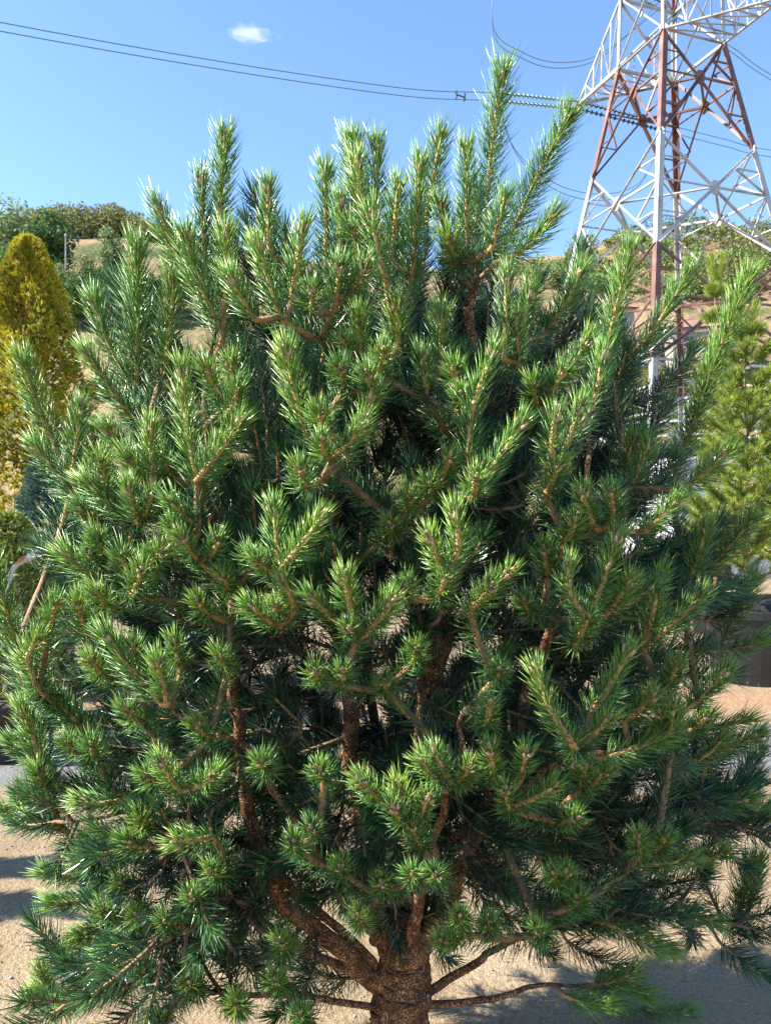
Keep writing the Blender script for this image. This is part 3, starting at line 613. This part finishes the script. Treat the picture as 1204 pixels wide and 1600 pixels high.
# ------------------------------------------------------------------ trees and shrubs of the background
def leafy(name, base, h, w_, m, label, grp, leaf=0.22, nl=1800, trunk=0.25, clumps=16, seed=0, cat='tree', wood=True, narrow=0.0):
    g = np.random.default_rng(seed); e = empty(name, base)
    # clumps of leaves at the ends of limbs
    cs, rs = [], []
    for k in range(clumps):
        d = nrm(g.standard_normal(3)); f = g.uniform(0.25, 0.85); zz = trunk * h + (1 - trunk) * h * (0.5 + 0.48 * d[2] * f)
        tz = (zz / h - trunk) / (1 - trunk); ww = w_ / 2 * (1 - narrow * tz)
        cs.append(A(d[0] * f * ww, d[1] * f * ww, zz)); rs.append(w_ * g.uniform(0.14, 0.26))
    cs, rs = np.array(cs), np.array(rs)
    ci = g.integers(0, clumps, nl); dv = nrm(g.standard_normal((nl, 3))); pos = cs[ci] + dv * (rs[ci] * g.uniform(0.55, 1.1, nl))[:, None] * A(1, 1, 0.85)
    pos[:, 2] = np.maximum(pos[:, 2], 0.03 * h)
    n1 = nrm(g.standard_normal((nl, 3)) + dv * 0.8); a = nrm(np.cross(n1, g.standard_normal((nl, 3)))); b = np.cross(n1, a)
    s = leaf * g.uniform(0.6, 1.3, nl)[:, None]
    V = np.stack([pos - a * s * .5, pos - b * s * .3 + n1 * s * .1, pos + a * s * .5, pos + b * s * .3 + n1 * s * .1], 1).reshape(-1, 3)
    T = np.arange(nl * 4).reshape(-1, 4)
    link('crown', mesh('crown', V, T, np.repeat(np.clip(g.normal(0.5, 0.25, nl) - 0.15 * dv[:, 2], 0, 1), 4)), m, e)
    if wood:
        prt = []
        top = A(0, 0, h * 0.8); C = np.array([A(0.03 * h * math.sin(t * 3), 0, t * h * 0.8 - 0.2) for t in np.linspace(0, 1, 7)])
        prt.append(tube(C, np.linspace(h * 0.028, h * 0.006, 7), 7))
        for k in range(clumps):
            st = C[min(6, 1 + int(5 * cs[k][2] / h * 0.8))] ; prt.append(tube(hermite(st, cs[k], A(0, 0, .3 * h * .3), cs[k] - st, 5), np.linspace(h * 0.01, h * 0.003, 5), 5))
        Vt, Q, _ = join(prt); link('trunk', mesh('trunk', Vt, Q, smooth=True), M['wood'], e)
    tag(e, label, cat, grp); return e
def on_hill(u, y, dz=0.0):
    x = (u - 602) / F * y; return A(x, y, float(hill_z(x, y)) - 0.1 + dz)
def top_h(u, v, y):   # height of a thing standing on the hill whose top is seen in row v
    b = on_hill(u, y); return EYE - (v - 800) / F * y - b[2]
# left hillside
for u, v, y, w_, m, lb, sd in [
  (22, 322, 84, 8.5, 'leaf_pale', 'broad light green tree at the far end of the hillside row', 1), (72, 330, 82, 6.5, 'leaf_dark', 'dark green tree between the broad tree and the lamp pole', 2), (-45, 318, 86, 9, 'leaf_green', 'large green tree beyond the golden thuja', 3),
  (40, 372, 74, 6.5, 'leaf_dark', 'low dark tree directly above the golden thuja', 31)]:
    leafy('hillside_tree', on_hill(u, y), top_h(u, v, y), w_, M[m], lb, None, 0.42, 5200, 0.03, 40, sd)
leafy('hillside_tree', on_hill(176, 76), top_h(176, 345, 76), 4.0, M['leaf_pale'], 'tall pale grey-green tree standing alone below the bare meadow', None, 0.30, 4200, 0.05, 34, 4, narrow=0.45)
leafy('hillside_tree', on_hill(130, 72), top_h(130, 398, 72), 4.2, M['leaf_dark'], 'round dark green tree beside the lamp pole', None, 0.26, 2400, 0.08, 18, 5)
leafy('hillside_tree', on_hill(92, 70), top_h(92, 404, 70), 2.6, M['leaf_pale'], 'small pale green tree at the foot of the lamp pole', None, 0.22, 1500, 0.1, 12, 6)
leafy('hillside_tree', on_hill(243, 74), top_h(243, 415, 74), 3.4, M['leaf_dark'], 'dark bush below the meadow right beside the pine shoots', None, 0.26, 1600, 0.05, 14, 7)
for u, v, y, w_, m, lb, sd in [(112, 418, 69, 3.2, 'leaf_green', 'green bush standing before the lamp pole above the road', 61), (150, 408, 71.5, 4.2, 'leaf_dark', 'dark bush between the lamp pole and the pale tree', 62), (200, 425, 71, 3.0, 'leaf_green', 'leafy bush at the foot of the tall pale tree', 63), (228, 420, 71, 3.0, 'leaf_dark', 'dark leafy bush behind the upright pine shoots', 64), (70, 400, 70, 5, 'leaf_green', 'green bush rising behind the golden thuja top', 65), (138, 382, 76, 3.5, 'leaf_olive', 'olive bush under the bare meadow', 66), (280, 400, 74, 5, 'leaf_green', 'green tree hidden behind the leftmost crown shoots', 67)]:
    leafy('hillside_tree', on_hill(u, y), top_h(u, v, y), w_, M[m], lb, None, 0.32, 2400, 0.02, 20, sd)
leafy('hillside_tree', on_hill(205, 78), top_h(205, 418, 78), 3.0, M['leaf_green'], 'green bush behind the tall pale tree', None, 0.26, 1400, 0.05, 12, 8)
# crest wood: one far mass of scrub
g = np.random.default_rng(11); prts = []
for k in range(95):
    u = g.uniform(35, 320); y = g.uniform(116, 128); b = on_hill(u, y); hh = np.interp(u, [30, 60, 120, 190, 230, 290, 330], [4.0, 5.0, 5.6, 5.2, 3.4, 2.2, 1.5]) * g.uniform(0.6, 1.05)
    nl = 260; dv = nrm(g.standard_normal((nl, 3))); pos = b + A(0, 0, hh * .5) + dv * A(2.4, 2.0, hh * .55) * g.uniform(.6, 1.05, (nl, 1))
    n1 = nrm(g.standard_normal((nl, 3)) + dv); a = nrm(np.cross(n1, g.standard_normal((nl, 3)))); bb = np.cross(n1, a); s = 0.5 * g.uniform(.6, 1.3, nl)[:, None]
    V = np.stack([pos - a * s * .5, pos - bb * s * .35, pos + a * s * .5, pos + bb * s * .35], 1).reshape(-1, 3)
    prts.append((V, np.arange(nl * 4).reshape(-1, 4), np.full(nl * 4, g.uniform(.2, .8))))
tag(link('crest_wood', mesh('crest_wood', *join(prts)), M['leaf_olive']), 'olive green scrub wood along the crest of the hill', 'wood', kind='stuff')
# right hillside shrubs
g = np.random.default_rng(12)
mm = ['leaf_olive', 'leaf_green', 'leaf_olive', 'leaf_dark']
right = [(905,372,112),(935,392,100),(955,366,115),(985,345,118),(1005,352,112),(1030,372,104),(1050,348,118),(1075,352,116),(1098,372,108),(1095,344,120),(1125,378,104),(1150,352,118),(1172,372,106),(1196,350,116),(1206,382,100),
 (880,398,96),(912,418,90),(948,420,88),(985,402,94),(1030,408,92),(1062,414,90),(1092,402,92),(1122,418,88),(1140,398,96),(1168,410,92),(1200,420,88),(870,420,88),(940,448,80),(1020,440,82),(1065,446,80),(1110,440,82),(1160,446,80),(1205,452,78),
 (840,430,86),(895,385,104),(925,380,108),(968,380,108),(1040,358,114),(1062,372,106),(1110,358,114),(1138,366,110),(1185,360,112),(1160,386,102),(960,404,94),(1005,418,90),(1048,428,86),(1085,426,86),(1185,432,84),(1140,430,85),(895,430,86),(985,436,84),(1230,400,94),(1250,372,108)]
for i, (u, v, y) in enumerate(right):
    y = y + g.uniform(-3, 3); hgt = g.uniform(1.8, 4.0)
    leafy('hillside_shrub', on_hill(u, y), hgt, hgt * g.uniform(1.2, 2.0), M[mm[i % 4]], '%s %s scrub bush on the dry hillside behind the pylon' % ('tall' if hgt > 2.8 else 'low', {'leaf_olive': 'olive', 'leaf_green': 'green', 'leaf_dark': 'dark green'}[mm[i % 4]]), 'scrub bushes behind the pylon', 0.36, 620, 0.02, 10, 100 + i, cat='bush', wood=False)
low = [(905,520,60),(935,512,61),(1080,525,57),(1115,520,57),(900,540,56),(960,560,52),(1010,575,50),(1060,560,53),(1110,545,55),(1085,600,48),(1030,630,45),(960,640,45),(1130,600,48),(1180,560,52),(1000,690,42.5),(930,700,42),(1070,680,43),(1120,670,43),(1190,660,44),(860,560,54),(1220,600,48),(740,520,58),(800,520,58),(230,600,50),(140,640,46),(160,560,54),(250,520,60)]
for i, (u, v, y) in enumerate(low):
    hgt = g.uniform(2.2, 4.0)
    left_ = u < 400
    leafy('slope_bush', on_hill(u, y), hgt * (0.5 if left_ else 1), hgt * g.uniform(1.1, 1.6), M[('leaf_green', 'leaf_dark', 'leaf_olive')[i % 3]],
          '%s bush on the pale slope beside the golden thuja' % ('green', 'dark green', 'olive', 'small')[i % 4] if left_ else '%s %s bush at the foot of the slope behind the pylon' % ('tall' if hgt > 3.1 else 'low', ('green', 'dark green', 'olive')[i % 3]), 'bushes on the pale slope' if left_ else 'green bushes behind the pylon foot', 0.25, 1100, 0.03, 14, 300 + i, cat='bush', wood=False)

# lamp pole and crash barrier on the hillside road
b = on_hill(103, 71); pt = EYE + (800 - 366) / F * 71
pole = empty('lamp_pole', b); hh = pt - b[2]
MB().lathe((0, 0, -0.2), [(0.11, 0), (0.08, hh * .5), (0.06, hh)], 8).build('pole', M['gusset_steel'], pole)
MB().lathe((0, 0, hh - 0.25), [(0.09, 0), (0.13, .08), (0.13, .22), (0.05, .3)], 8).build('lamp_head', M['gusset_steel'], pole); tag(pole, 'slim grey lamp pole among the hillside trees', 'lamp pole')
rail = empty('crash_barrier', on_hill(150, 70.2, 0)); rb = on_hill(150, 70.2)
C = np.array([on_hill(u, 70.2, 0.85) for u in np.linspace(95, 260, 18)]) - rb
mb = MB()
for q in range(len(C) - 1):
    a_, c_ = C[q], C[q + 1]; mb.add([a_ + A(0, 0, -.2), c_ + A(0, 0, -.2), c_ + A(0, 0, .2), a_ + A(0, 0, .2), a_ + A(0, .08, -.2), c_ + A(0, .08, -.2), c_ + A(0, .08, .2), a_ + A(0, .08, .2)], [(0, 1, 2, 3), (7, 6, 5, 4), (3, 2, 6, 7), (0, 4, 5, 1)])
mb.build('rail', mat('galvanised_rail', (0.32, 0.36, 0.42), 0.5, (0.42, 0.45, 0.5), 3), rail)
for q in range(0, len(C), 3): MB().box(C[q] + A(0, .14, -.5), (0.12, 0.1, 1.2)).build('post', M['gusset_steel'], rail)
tag(rail, 'grey steel crash barrier along the hillside road', 'barrier')

# houses on the slope
def house(u, vr, y, wd, dpt, wall, roof, label, rz=0.0):
    b = on_hill(u, y); b[2] -= 0.6; e = empty('house', b); e.rotation_euler = (0, 0, rz)
    ridge = EYE + (800 - vr) / F * y - b[2]; ev = ridge - wd * 0.20
    MB().box((0, 0, ev / 2), (wd, dpt, ev)).build('wall', wall, e)
    hw, hd = wd / 2 + .35, dpt / 2 + .35
    rf = MB().add([(-hw, -hd, ev - .1), (hw, -hd, ev - .1), (hw, hd, ev - .1), (-hw, hd, ev - .1), (-hw * .55, 0, ridge), (hw * .55, 0, ridge), ], [(0, 1, 5, 4), (1, 2, 5), (2, 3, 4, 5), (3, 0, 4), (3, 2, 1, 0)]).build('roof', roof, e)
    MB().box((wd * .2, .3, ridge - .1), (.5, .5, 1.3)).build('chimney', roof, rf)
    for x in (-.32, -.02, .3):
        wn = MB().box((x * wd, -dpt / 2 - .01, ev * .62), (1.1, .14, 1.2)).build('window', M['white_steel'], e)
        MB().box((x * wd, -dpt / 2 - .085, ev * .62), (.88, .03, .98)).build('pane', M['pane'], wn)
    dr = MB().box((.46 * wd - .6, -dpt / 2 - .01, 1.0 + .6), (.95, .1, 2.0)).build('door', M['wood'], e)
    tag(e, label, 'house')
M['pane'] = mat('window_glass', (0.03, 0.04, 0.05), 0.08)
pink = mat('red_roof_tiles', (0.36, 0.15, 0.10), 0.8, (0.50, 0.26, 0.19), 3, bump=.5, bscale=9)
brown = mat('brown_roof_tiles', (0.26, 0.13, 0.09), 0.8, (0.38, 0.2, 0.14), 3, bump=.5, bscale=9)
greyr = mat('grey_roof', (0.20, 0.19, 0.21), 0.8, (0.28, 0.27, 0.29), 3)
plaster = mat('pale_plaster', (0.42, 0.37, 0.31), 0.9, (0.5, 0.45, 0.38), 2)
house(918, 470, 64, 5.2, 5.5, plaster, pink, 'small house with pinkish red roof on the slope between pine and pylon', .25)
house(1098, 500, 60, 5.4, 5.5, plaster, brown, 'low house with brown roof behind the pylon legs', -.2)
house(762, 448, 66, 6.0, 5, plaster, greyr, 'small house with grey roof glimpsed behind the pine leader', .1)

# ------------------------------------------------------------------ nursery plants beside the pine
def pot(x, y, r, h, label, grp=None):
    e = empty('plant_pot', (x, y, float(yard_z(x, y)) - .003))
    MB().lathe((0, 0, 0), [(r * .82, 0), (r * .95, h * .9), (r * 1.05, h * .9), (r * 1.05, h), (r * .95, h), (r * .93, h * .9)], 28, cap=False).build('tub', M['pot'], e, smooth=False)
    MB().lathe((0, 0, 0), [(r * .82, 0.002), (r * .92, h * .86), (r * .3, h * .93), (.02, h * .94)], 24).build('soil', M['soil'], e)
    tag(e, label, 'pot', grp); return h * .93
def sprays(n, fpos, size, g, age_of, fan=6, upw=0.9):
    """flat fan-shaped sprays (thuja): fpos(n)-> positions, outward dirs"""
    pos, out = fpos(n); d = nrm(out + A(0, 0, upw) + g.normal(0, .28, (n, 3))); sd = nrm(np.cross(d, g.standard_normal((n, 3)))); prts = []
    a0 = age_of(pos, g)
    for k in range(fan):
        an = (k / (fan - 1) - .5) * 1.5; dd = nrm(d * math.cos(an) + sd * math.sin(an)); L = size * (1.0 - .35 * abs(an)) * g.uniform(.7, 1.2, n)
        prts.append(needles(pos, dd, L, np.full(n, size * .16), sd, np.clip(a0 + g.normal(0, .08, n), 0, 1), False))
    return join(prts)
def conifer(name, x, y, z0, h, rmax, m, label, n, size, age_of, seed, power=0.8, fan=6, lean=0.0, cat='tree', rough=.2):
    g = np.random.default_rng(seed); gz = float(yard_z(x, y)); e = empty(name, (x, y, gz + z0))
    lob = g.uniform(0, 6.28, 6)
    def fpos(n_):
        t = g.random(n_)**0.75; an = g.uniform(0, 6.283, n_)
        r = rmax * (1 - t)**power * (1 + rough * np.sin(an * 5 + lob[0] + 9 * t) * np.sin(t * 22 + lob[1] + an)) * g.uniform(.72, 1.04, n_)
        r = np.where(t < .08, r * (0.6 + 5 * t), r)
        return np.stack([r * np.cos(an), r * np.sin(an), t * h + .02], 1), np.stack([np.cos(an), np.sin(an), 0 * an], 1)
    Vn, Tn, An = sprays(n, fpos, size, g, age_of, fan)
    link('foliage', mesh('foliage', Vn, Tn, An), m, e)
    C = np.array([(0, 0, -.05), (0.01, 0, h * .4), (0, 0, h * .9)]); Vt, Q, _ = tube(C, [.05 * h / 2, .03 * h / 2, .008], 8); link('trunk', mesh('trunk', Vt, Q), M['wood'], e)
    # inner dead core of twigs keeps the middle opaque
    prt = []
    for k in range(70):
        zz = g.random() * h * .9; an = g.random() * 6.28; r = rmax * (1 - zz / h)**power * .85
        prt.append(tube(np.array([(0, 0, zz), (r * .5 * math.cos(an), r * .5 * math.sin(an), zz + .1 * r), (r * math.cos(an), r * math.sin(an), zz + .5 * r)]), [.012, .008, .003], 4))
    Vt, Q, _ = join(prt); link('limbs', mesh('limbs', Vt, Q), M['wood'], e)
    tag(e, label, cat); return e
def gold_age(pos, g):
    f = np.sin(pos[:, 2] * 5.1 + pos[:, 0] * 7) * .5 + np.sin(pos[:, 2] * 11 - pos[:, 0] * 9 + pos[:, 1] * 6) * .4
    return np.clip(.33 + .26 * f + g.normal(0, .13, len(pos)), 0, 1)
def plain_age(pos, g): return np.clip(g.normal(.4, .2, len(pos)), 0, 1)
x, y = (44 - 602) / F * 6.4, 6.4
z0 = pot(x, y, .40, .5, 'black tub under the golden thuja')
conifer('golden_thuja', x, y, z0, 3.76 - z0, .60, M['gold_leaf'], 'tall golden thuja column with orange-brown patches', 11000, .06, gold_age, 21, power=.5, rough=.5)
x, y = (74 - 602) / F * 5.5, 5.5
z0 = pot(x, y, .28, .36, 'black tub under the blue-grey spruce')
def spruce(x, y, z0, h, rmax, label):
    g = np.random.default_rng(22); e = empty('dwarf_spruce', (x, y, float(yard_z(x, y)) + z0)); prt = []
    for k in range(1300):
        t = g.random()**.8; an = g.uniform(0, 6.283); r = rmax * (1 - t)**.7 * g.uniform(.75, 1.0); o = A(math.cos(an), math.sin(an), 0)
        p = o * r + A(0, 0, t * h); d = nrm(o + A(0, 0, .35) + g.normal(0, .25, 3)); L = g.uniform(.05, .09)
        st = np.array([p, p + d * L * .5, p + d * L]); prt.append(along(st, 1000, .024, .0045, 60, 35, .4 + g.normal(0, .15), False, tipn=8, pair=False))
    Vn, Tn, An = join(prt); link('foliage', mesh('foliage', Vn, Tn, An), M['blue_needle'], e)
    C = np.array([(0, 0, -.05), (0, 0, h * .9)]); Vt, Q, _ = tube(C, [.03, .006], 7); link('trunk', mesh('trunk', Vt, Q), M['wood'], e)
    prt = []
    for k in range(110):
        zz = g.random() * h * .92; an = g.random() * 6.28; r = rmax * (1 - zz / h)**.7 * .9; prt.append(tube(np.array([(0, 0, zz), (r * .5 * math.cos(an), r * .5 * math.sin(an), zz), (r * math.cos(an), r * math.sin(an), zz + .03)]), [.009, .007, .003], 4))
    Vt, Q, _ = join(prt); link('limbs', mesh('limbs', Vt, Q), M['wood'], e); tag(e, label, 'tree')
spruce(x, y, z0, 1.86 - z0, .40, 'blue-grey dwarf spruce in front of the golden thuja')
x, y = (14 - 602) / F * 4.8, 4.8
z0 = pot(x, y, .30, .34, 'black tub under the lime green shrub')
conifer('lime_shrub', x, y, z0, 1.46 - z0, .34, M['lime_leaf'], 'rounded lime green conifer shrub beside the blue-grey spruce', 2600, .05, plain_age, 23, power=.42, cat='shrub')
# barrier tape between the shrubs
pts = [P(-40, 985, 4.3), P(8, 930, 4.3), P(16, 905, 4.3), P(24, 886, 4.32), P(44, 872, 4.4), P(78, 862, 4.6), P(130, 872, 4.9)]
C = spline(pts, 46); C0 = C[0].copy(); up = A(.1, -.35, .92); hw = np.linspace(.018, .028, 46)[:, None]
tw = np.array([A(0.25 * math.sin(k * .31), -.45, .85) for k in range(46)])
V = np.concatenate([C - tw * hw, C + tw * hw]) - C0; i = np.arange(45); T = np.stack([i, i + 1, 46 + i + 1, 46 + i], 1)
o = link('barrier_tape', mesh('barrier_tape', V, T, smooth=True), M['tape']); o.location = C0
sol = o.modifiers.new('thickness', 'SOLIDIFY'); sol.thickness = .0012
tag(o, 'orange and white plastic barrier tape strung past the lime shrub', 'tape')

def young_pine(x, y, z0, h, label, seed, spread=.55, m=None, n_wh=11, dens=900):
    global rng
    keep = rng; rng = np.random.default_rng(seed); g = rng
    e = empty('young_pine', (x, y, float(yard_z(x, y)) + z0)); prt, wd = [], []
    tr = np.array([(.02 * math.sin(t * 5), .02 * math.cos(t * 4), t * h) for t in np.linspace(-.02, 1, 14)]); wd.append(tube(tr, np.linspace(.032, .008, 14), 8))
    for k in range(n_wh):
        z = h * (.12 + .86 * k / (n_wh - 1)); R = spread * (1.05 - .8 * (k / (n_wh - 1))) * g.uniform(.8, 1.1)
        for j in range(6):
            an = j * 1.047 + k * .6 + g.normal(0, .15); o = A(math.cos(an), math.sin(an), 0); p0 = A(0, 0, z)
            tip = p0 + o * R * g.uniform(.75, 1.1) + A(0, 0, R * g.uniform(.4, .8)); C = hermite(p0, tip, o * R, (o * .5 + A(0, 0, .9)) * R, 14)
            wd.append(tube(C, np.linspace(.011, .005, 14), 5))
            prt.append(along(C[4:], dens, .085, .0042, 62, 30, .35 + g.normal(0, .12), False, tipn=24, pair=False))
            for q in (5, 7, 9, 11):
                sdv = nrm(np.cross(C[q + 1] - C[q], A(0, 0, 1))) * (1 if q % 4 == 1 else -1); t2 = C[q] + nrm(sdv + o * .8 + A(0, 0, .8)) * R * .38
                C2 = hermite(C[q], t2, (t2 - C[q]), (t2 - C[q]) + A(0, 0, .05), 7); wd.append(tube(C2, np.linspace(.006, .004, 7), 4)); prt.append(along(C2, dens, .08, .0042, 60, 30, .3 + g.normal(0, .12), False, tipn=18, pair=False))
    for q in range(5):
        an = q * 1.26; C2 = hermite(A(0, 0, h * .97), A(.1 * math.cos(an), .1 * math.sin(an), h * 1.1), A(0, 0, .1), A(0, 0, .15), 6); prt.append(along(C2, dens, .08, .0042, 55, 25, .25, False, tipn=18, pair=False))
    Vn, Tn, An = join(prt); link('foliage', mesh('foliage', Vn, Tn, An), m or M['yellow_needle'], e)
    Vt, Q, ag = join(wd); ag = np.maximum(ag, .9); link('trunk', mesh('trunk', Vt, Q, ag, smooth=True), M['twig'], e)
    rng = keep; tag(e, label, 'tree')
x, y = (1164 - 602) / F * 6.9, 6.9
z0 = pot(x + .05, y, .40, .66, 'wide black tub under the yellow-green young pine')
young_pine(x, y, z0, 3.1 - z0, 'slender yellow-green young pine with bare grey trunk beside the big pine', 31, .60)
x, y = (1262 - 602) / F * 7.4, 7.4
z0 = pot(x, y, .40, .62, 'black tub under the taller yellow-green pine')
young_pine(x, y, z0, 3.5 - z0, 'taller yellow-green pine standing past the slender young pine', 32, .62)
x, y = (1118 - 602) / F * 9.6, 9.6
z0 = pot(x, y, .32, .45, 'black tub half hidden behind the big pine')
young_pine(x, y, z0, 4.3 - z0, 'yellow-green young pine whose top shows between the pylon legs', 33, .42)
# plants just outside the frame to the left throw their shadows into the yard
for xx, yy, hgt, sd in ((-2.85, 2.78, 1.3, 41), (-3.2, 3.1, 1.35, 42)):
    z0 = pot(xx, yy, .22, .28, 'black tub of the %s small pine in the row' % ('shorter' if sd == 41 else 'taller'), 'tubs in the row beside the big pine')
    young_pine(xx, yy, z0, hgt - z0, '%s small green pine in the row beside the big pine' % ('shorter' if sd == 41 else 'taller'), sd, .24, M['needle'], 6, 700)

# ------------------------------------------------------------------ white van far behind on the right
van = empty('white_van', (6.9, 13.2, float(yard_z(6.9, 13.2)))); van.rotation_euler = (0, 0, math.radians(8))
paint = mat('white_car_paint', (0.74, 0.75, 0.77), 0.25, (0.8, 0.8, 0.82), 2, spec=.6)
tyre = mat('tyre_rubber', (0.015, 0.015, 0.016), .8); rimm = mat('steel_rim', (.03, .03, .032), .7)
sec = [(-2.6, .45), (-2.6, 2.2), (-2.5, 2.36), (.9, 2.38), (1.25, 2.25), (1.85, 1.35), (2.55, 1.12), (2.68, .8), (2.66, .42)]
V = [(x_, s_, z_) for s_ in (-.95, .95) for x_, z_ in sec]; ns = len(sec)
body = MB().add(V, [tuple(range(ns - 1, -1, -1)), tuple(range(ns, 2 * ns))] + [(i, (i + 1) % ns, ns + (i + 1) % ns, ns + i) for i in range(ns)]).build('body', paint, van, bevel=.06)
for s_ in (-1, 1):
    MB().add([(.35, s_ * .958, 1.42), (1.62, s_ * .958, 1.42), (1.18, s_ * .958, 2.1), (.35, s_ * .958, 2.1), (.35, s_ * .975, 1.42), (1.62, s_ * .975, 1.42), (1.18, s_ * .975, 2.1), (.35, s_ * .975, 2.1)], [(0, 1, 2, 3), (7, 6, 5, 4), (0, 4, 5, 1), (1, 5, 6, 2), (2, 6, 7, 3), (3, 7, 4, 0)]).build('side_window', M['pane'], van)
    d_ = MB().box((.98, s_ * .96, 1.0), (1.25, .03, .95)).build('door', paint, van, bevel=.012); MB().box((.48, s_ * .985, 1.25), (.16, .04, .04)).build('handle', M['pot'], d_)
    MB().box((-1.0, s_ * .96, 1.3), (1.3, .03, 1.6)).build('sliding_door', paint, van, bevel=.012)
    MB().box((2.6, s_ * .7, .86), (.12, .36, .2)).build('headlight', M['white_steel'], van, bevel=.03)
    for xw in (-1.7, 1.7):
        wv = empty('wheel', (xw, s_ * .86, .34)); wv.parent = van; wv.rotation_euler = (math.radians(90), 0, 0)
        MB().lathe((0, 0, -.11), [(.22, 0), (.33, .01), (.345, .06), (.345, .16), (.33, .21), (.22, .22)], 24).build('tyre', tyre, wv); MB().lathe((0, 0, -.115), [(.05, 0), (.21, .01), (.21, .22), (.05, .23)], 16).build('rim', rimm, wv)
MB().add([(1.2, -.8, 2.2), (1.2, .8, 2.2), (1.83, .84, 1.42), (1.83, -.84, 1.42), (1.23, -.8, 2.23), (1.23, .8, 2.23), (1.86, .84, 1.44), (1.86, -.84, 1.44)], [(0, 1, 2, 3), (7, 6, 5, 4), (0, 4, 5, 1), (1, 5, 6, 2), (2, 6, 7, 3), (3, 7, 4, 0)]).build('windscreen', M['pane'], van)
MB().box((2.66, 0, .52), (.14, 1.8, .26)).build('bumper', M['pot'], van, bevel=.03)
tag(van, 'white van parked behind the yellow-green pines', 'van')

# ------------------------------------------------------------------ the small cloud
cl = bpy.data.materials.new('cloud_vapour'); cl.use_nodes = True; n, l = cl.node_tree.nodes, cl.node_tree.links
for q in list(n):
    if q.type == 'BSDF_PRINCIPLED': n.remove(q)
pv = n.new('ShaderNodeVolumePrincipled'); pv.inputs['Color'].default_value = (1, 1, 1, 1); pv.inputs['Anisotropy'].default_value = 0.1
tc = n.new('ShaderNodeTexCoord'); nz = n.new('ShaderNodeTexNoise'); nz.inputs['Scale'].default_value = 1.6; nz.inputs['Detail'].default_value = 6; nz.inputs['Distortion'].default_value = .6
l.new(tc.outputs['Object'], nz.inputs['Vector'])
ln_ = n.new('ShaderNodeVectorMath'); ln_.operation = 'LENGTH'; l.new(tc.outputs['Object'], ln_.inputs[0])
m1 = n.new('ShaderNodeMath'); m1.operation = 'MULTIPLY_ADD'; m1.inputs[1].default_value = -0.55; m1.inputs[2].default_value = 0.0; l.new(ln_.outputs['Value'], m1.inputs[0])
m2 = n.new('ShaderNodeMath'); m2.operation = 'ADD'; l.new(nz.outputs[0], m2.inputs[0]); l.new(m1.outputs[0], m2.inputs[1])
m3 = n.new('ShaderNodeMapRange'); m3.inputs[1].default_value = 0.16; m3.inputs[2].default_value = 0.5; m3.inputs[3].default_value = 0; m3.inputs[4].default_value = .055; l.new(m2.outputs[0], m3.inputs[0])
l.new(m3.outputs[0], pv.inputs['Density']); l.new(pv.outputs[0], n['Material Output'].inputs['Volume'])
mb = MB(); mb.lathe((0, 0, -1), [(.05, 0), (.5, .14), (.87, .5), (1, 1), (.87, 1.5), (.5, 1.86), (.05, 2)], 20)
o = mb.build('cloud', cl, None, smooth=True); o.location = P(392, 53, 900); o.scale = (40, 24, 12); o.rotation_euler = (0, math.radians(12), 0)
tag(o, 'single small white wisp of cloud in the blue sky', 'cloud')
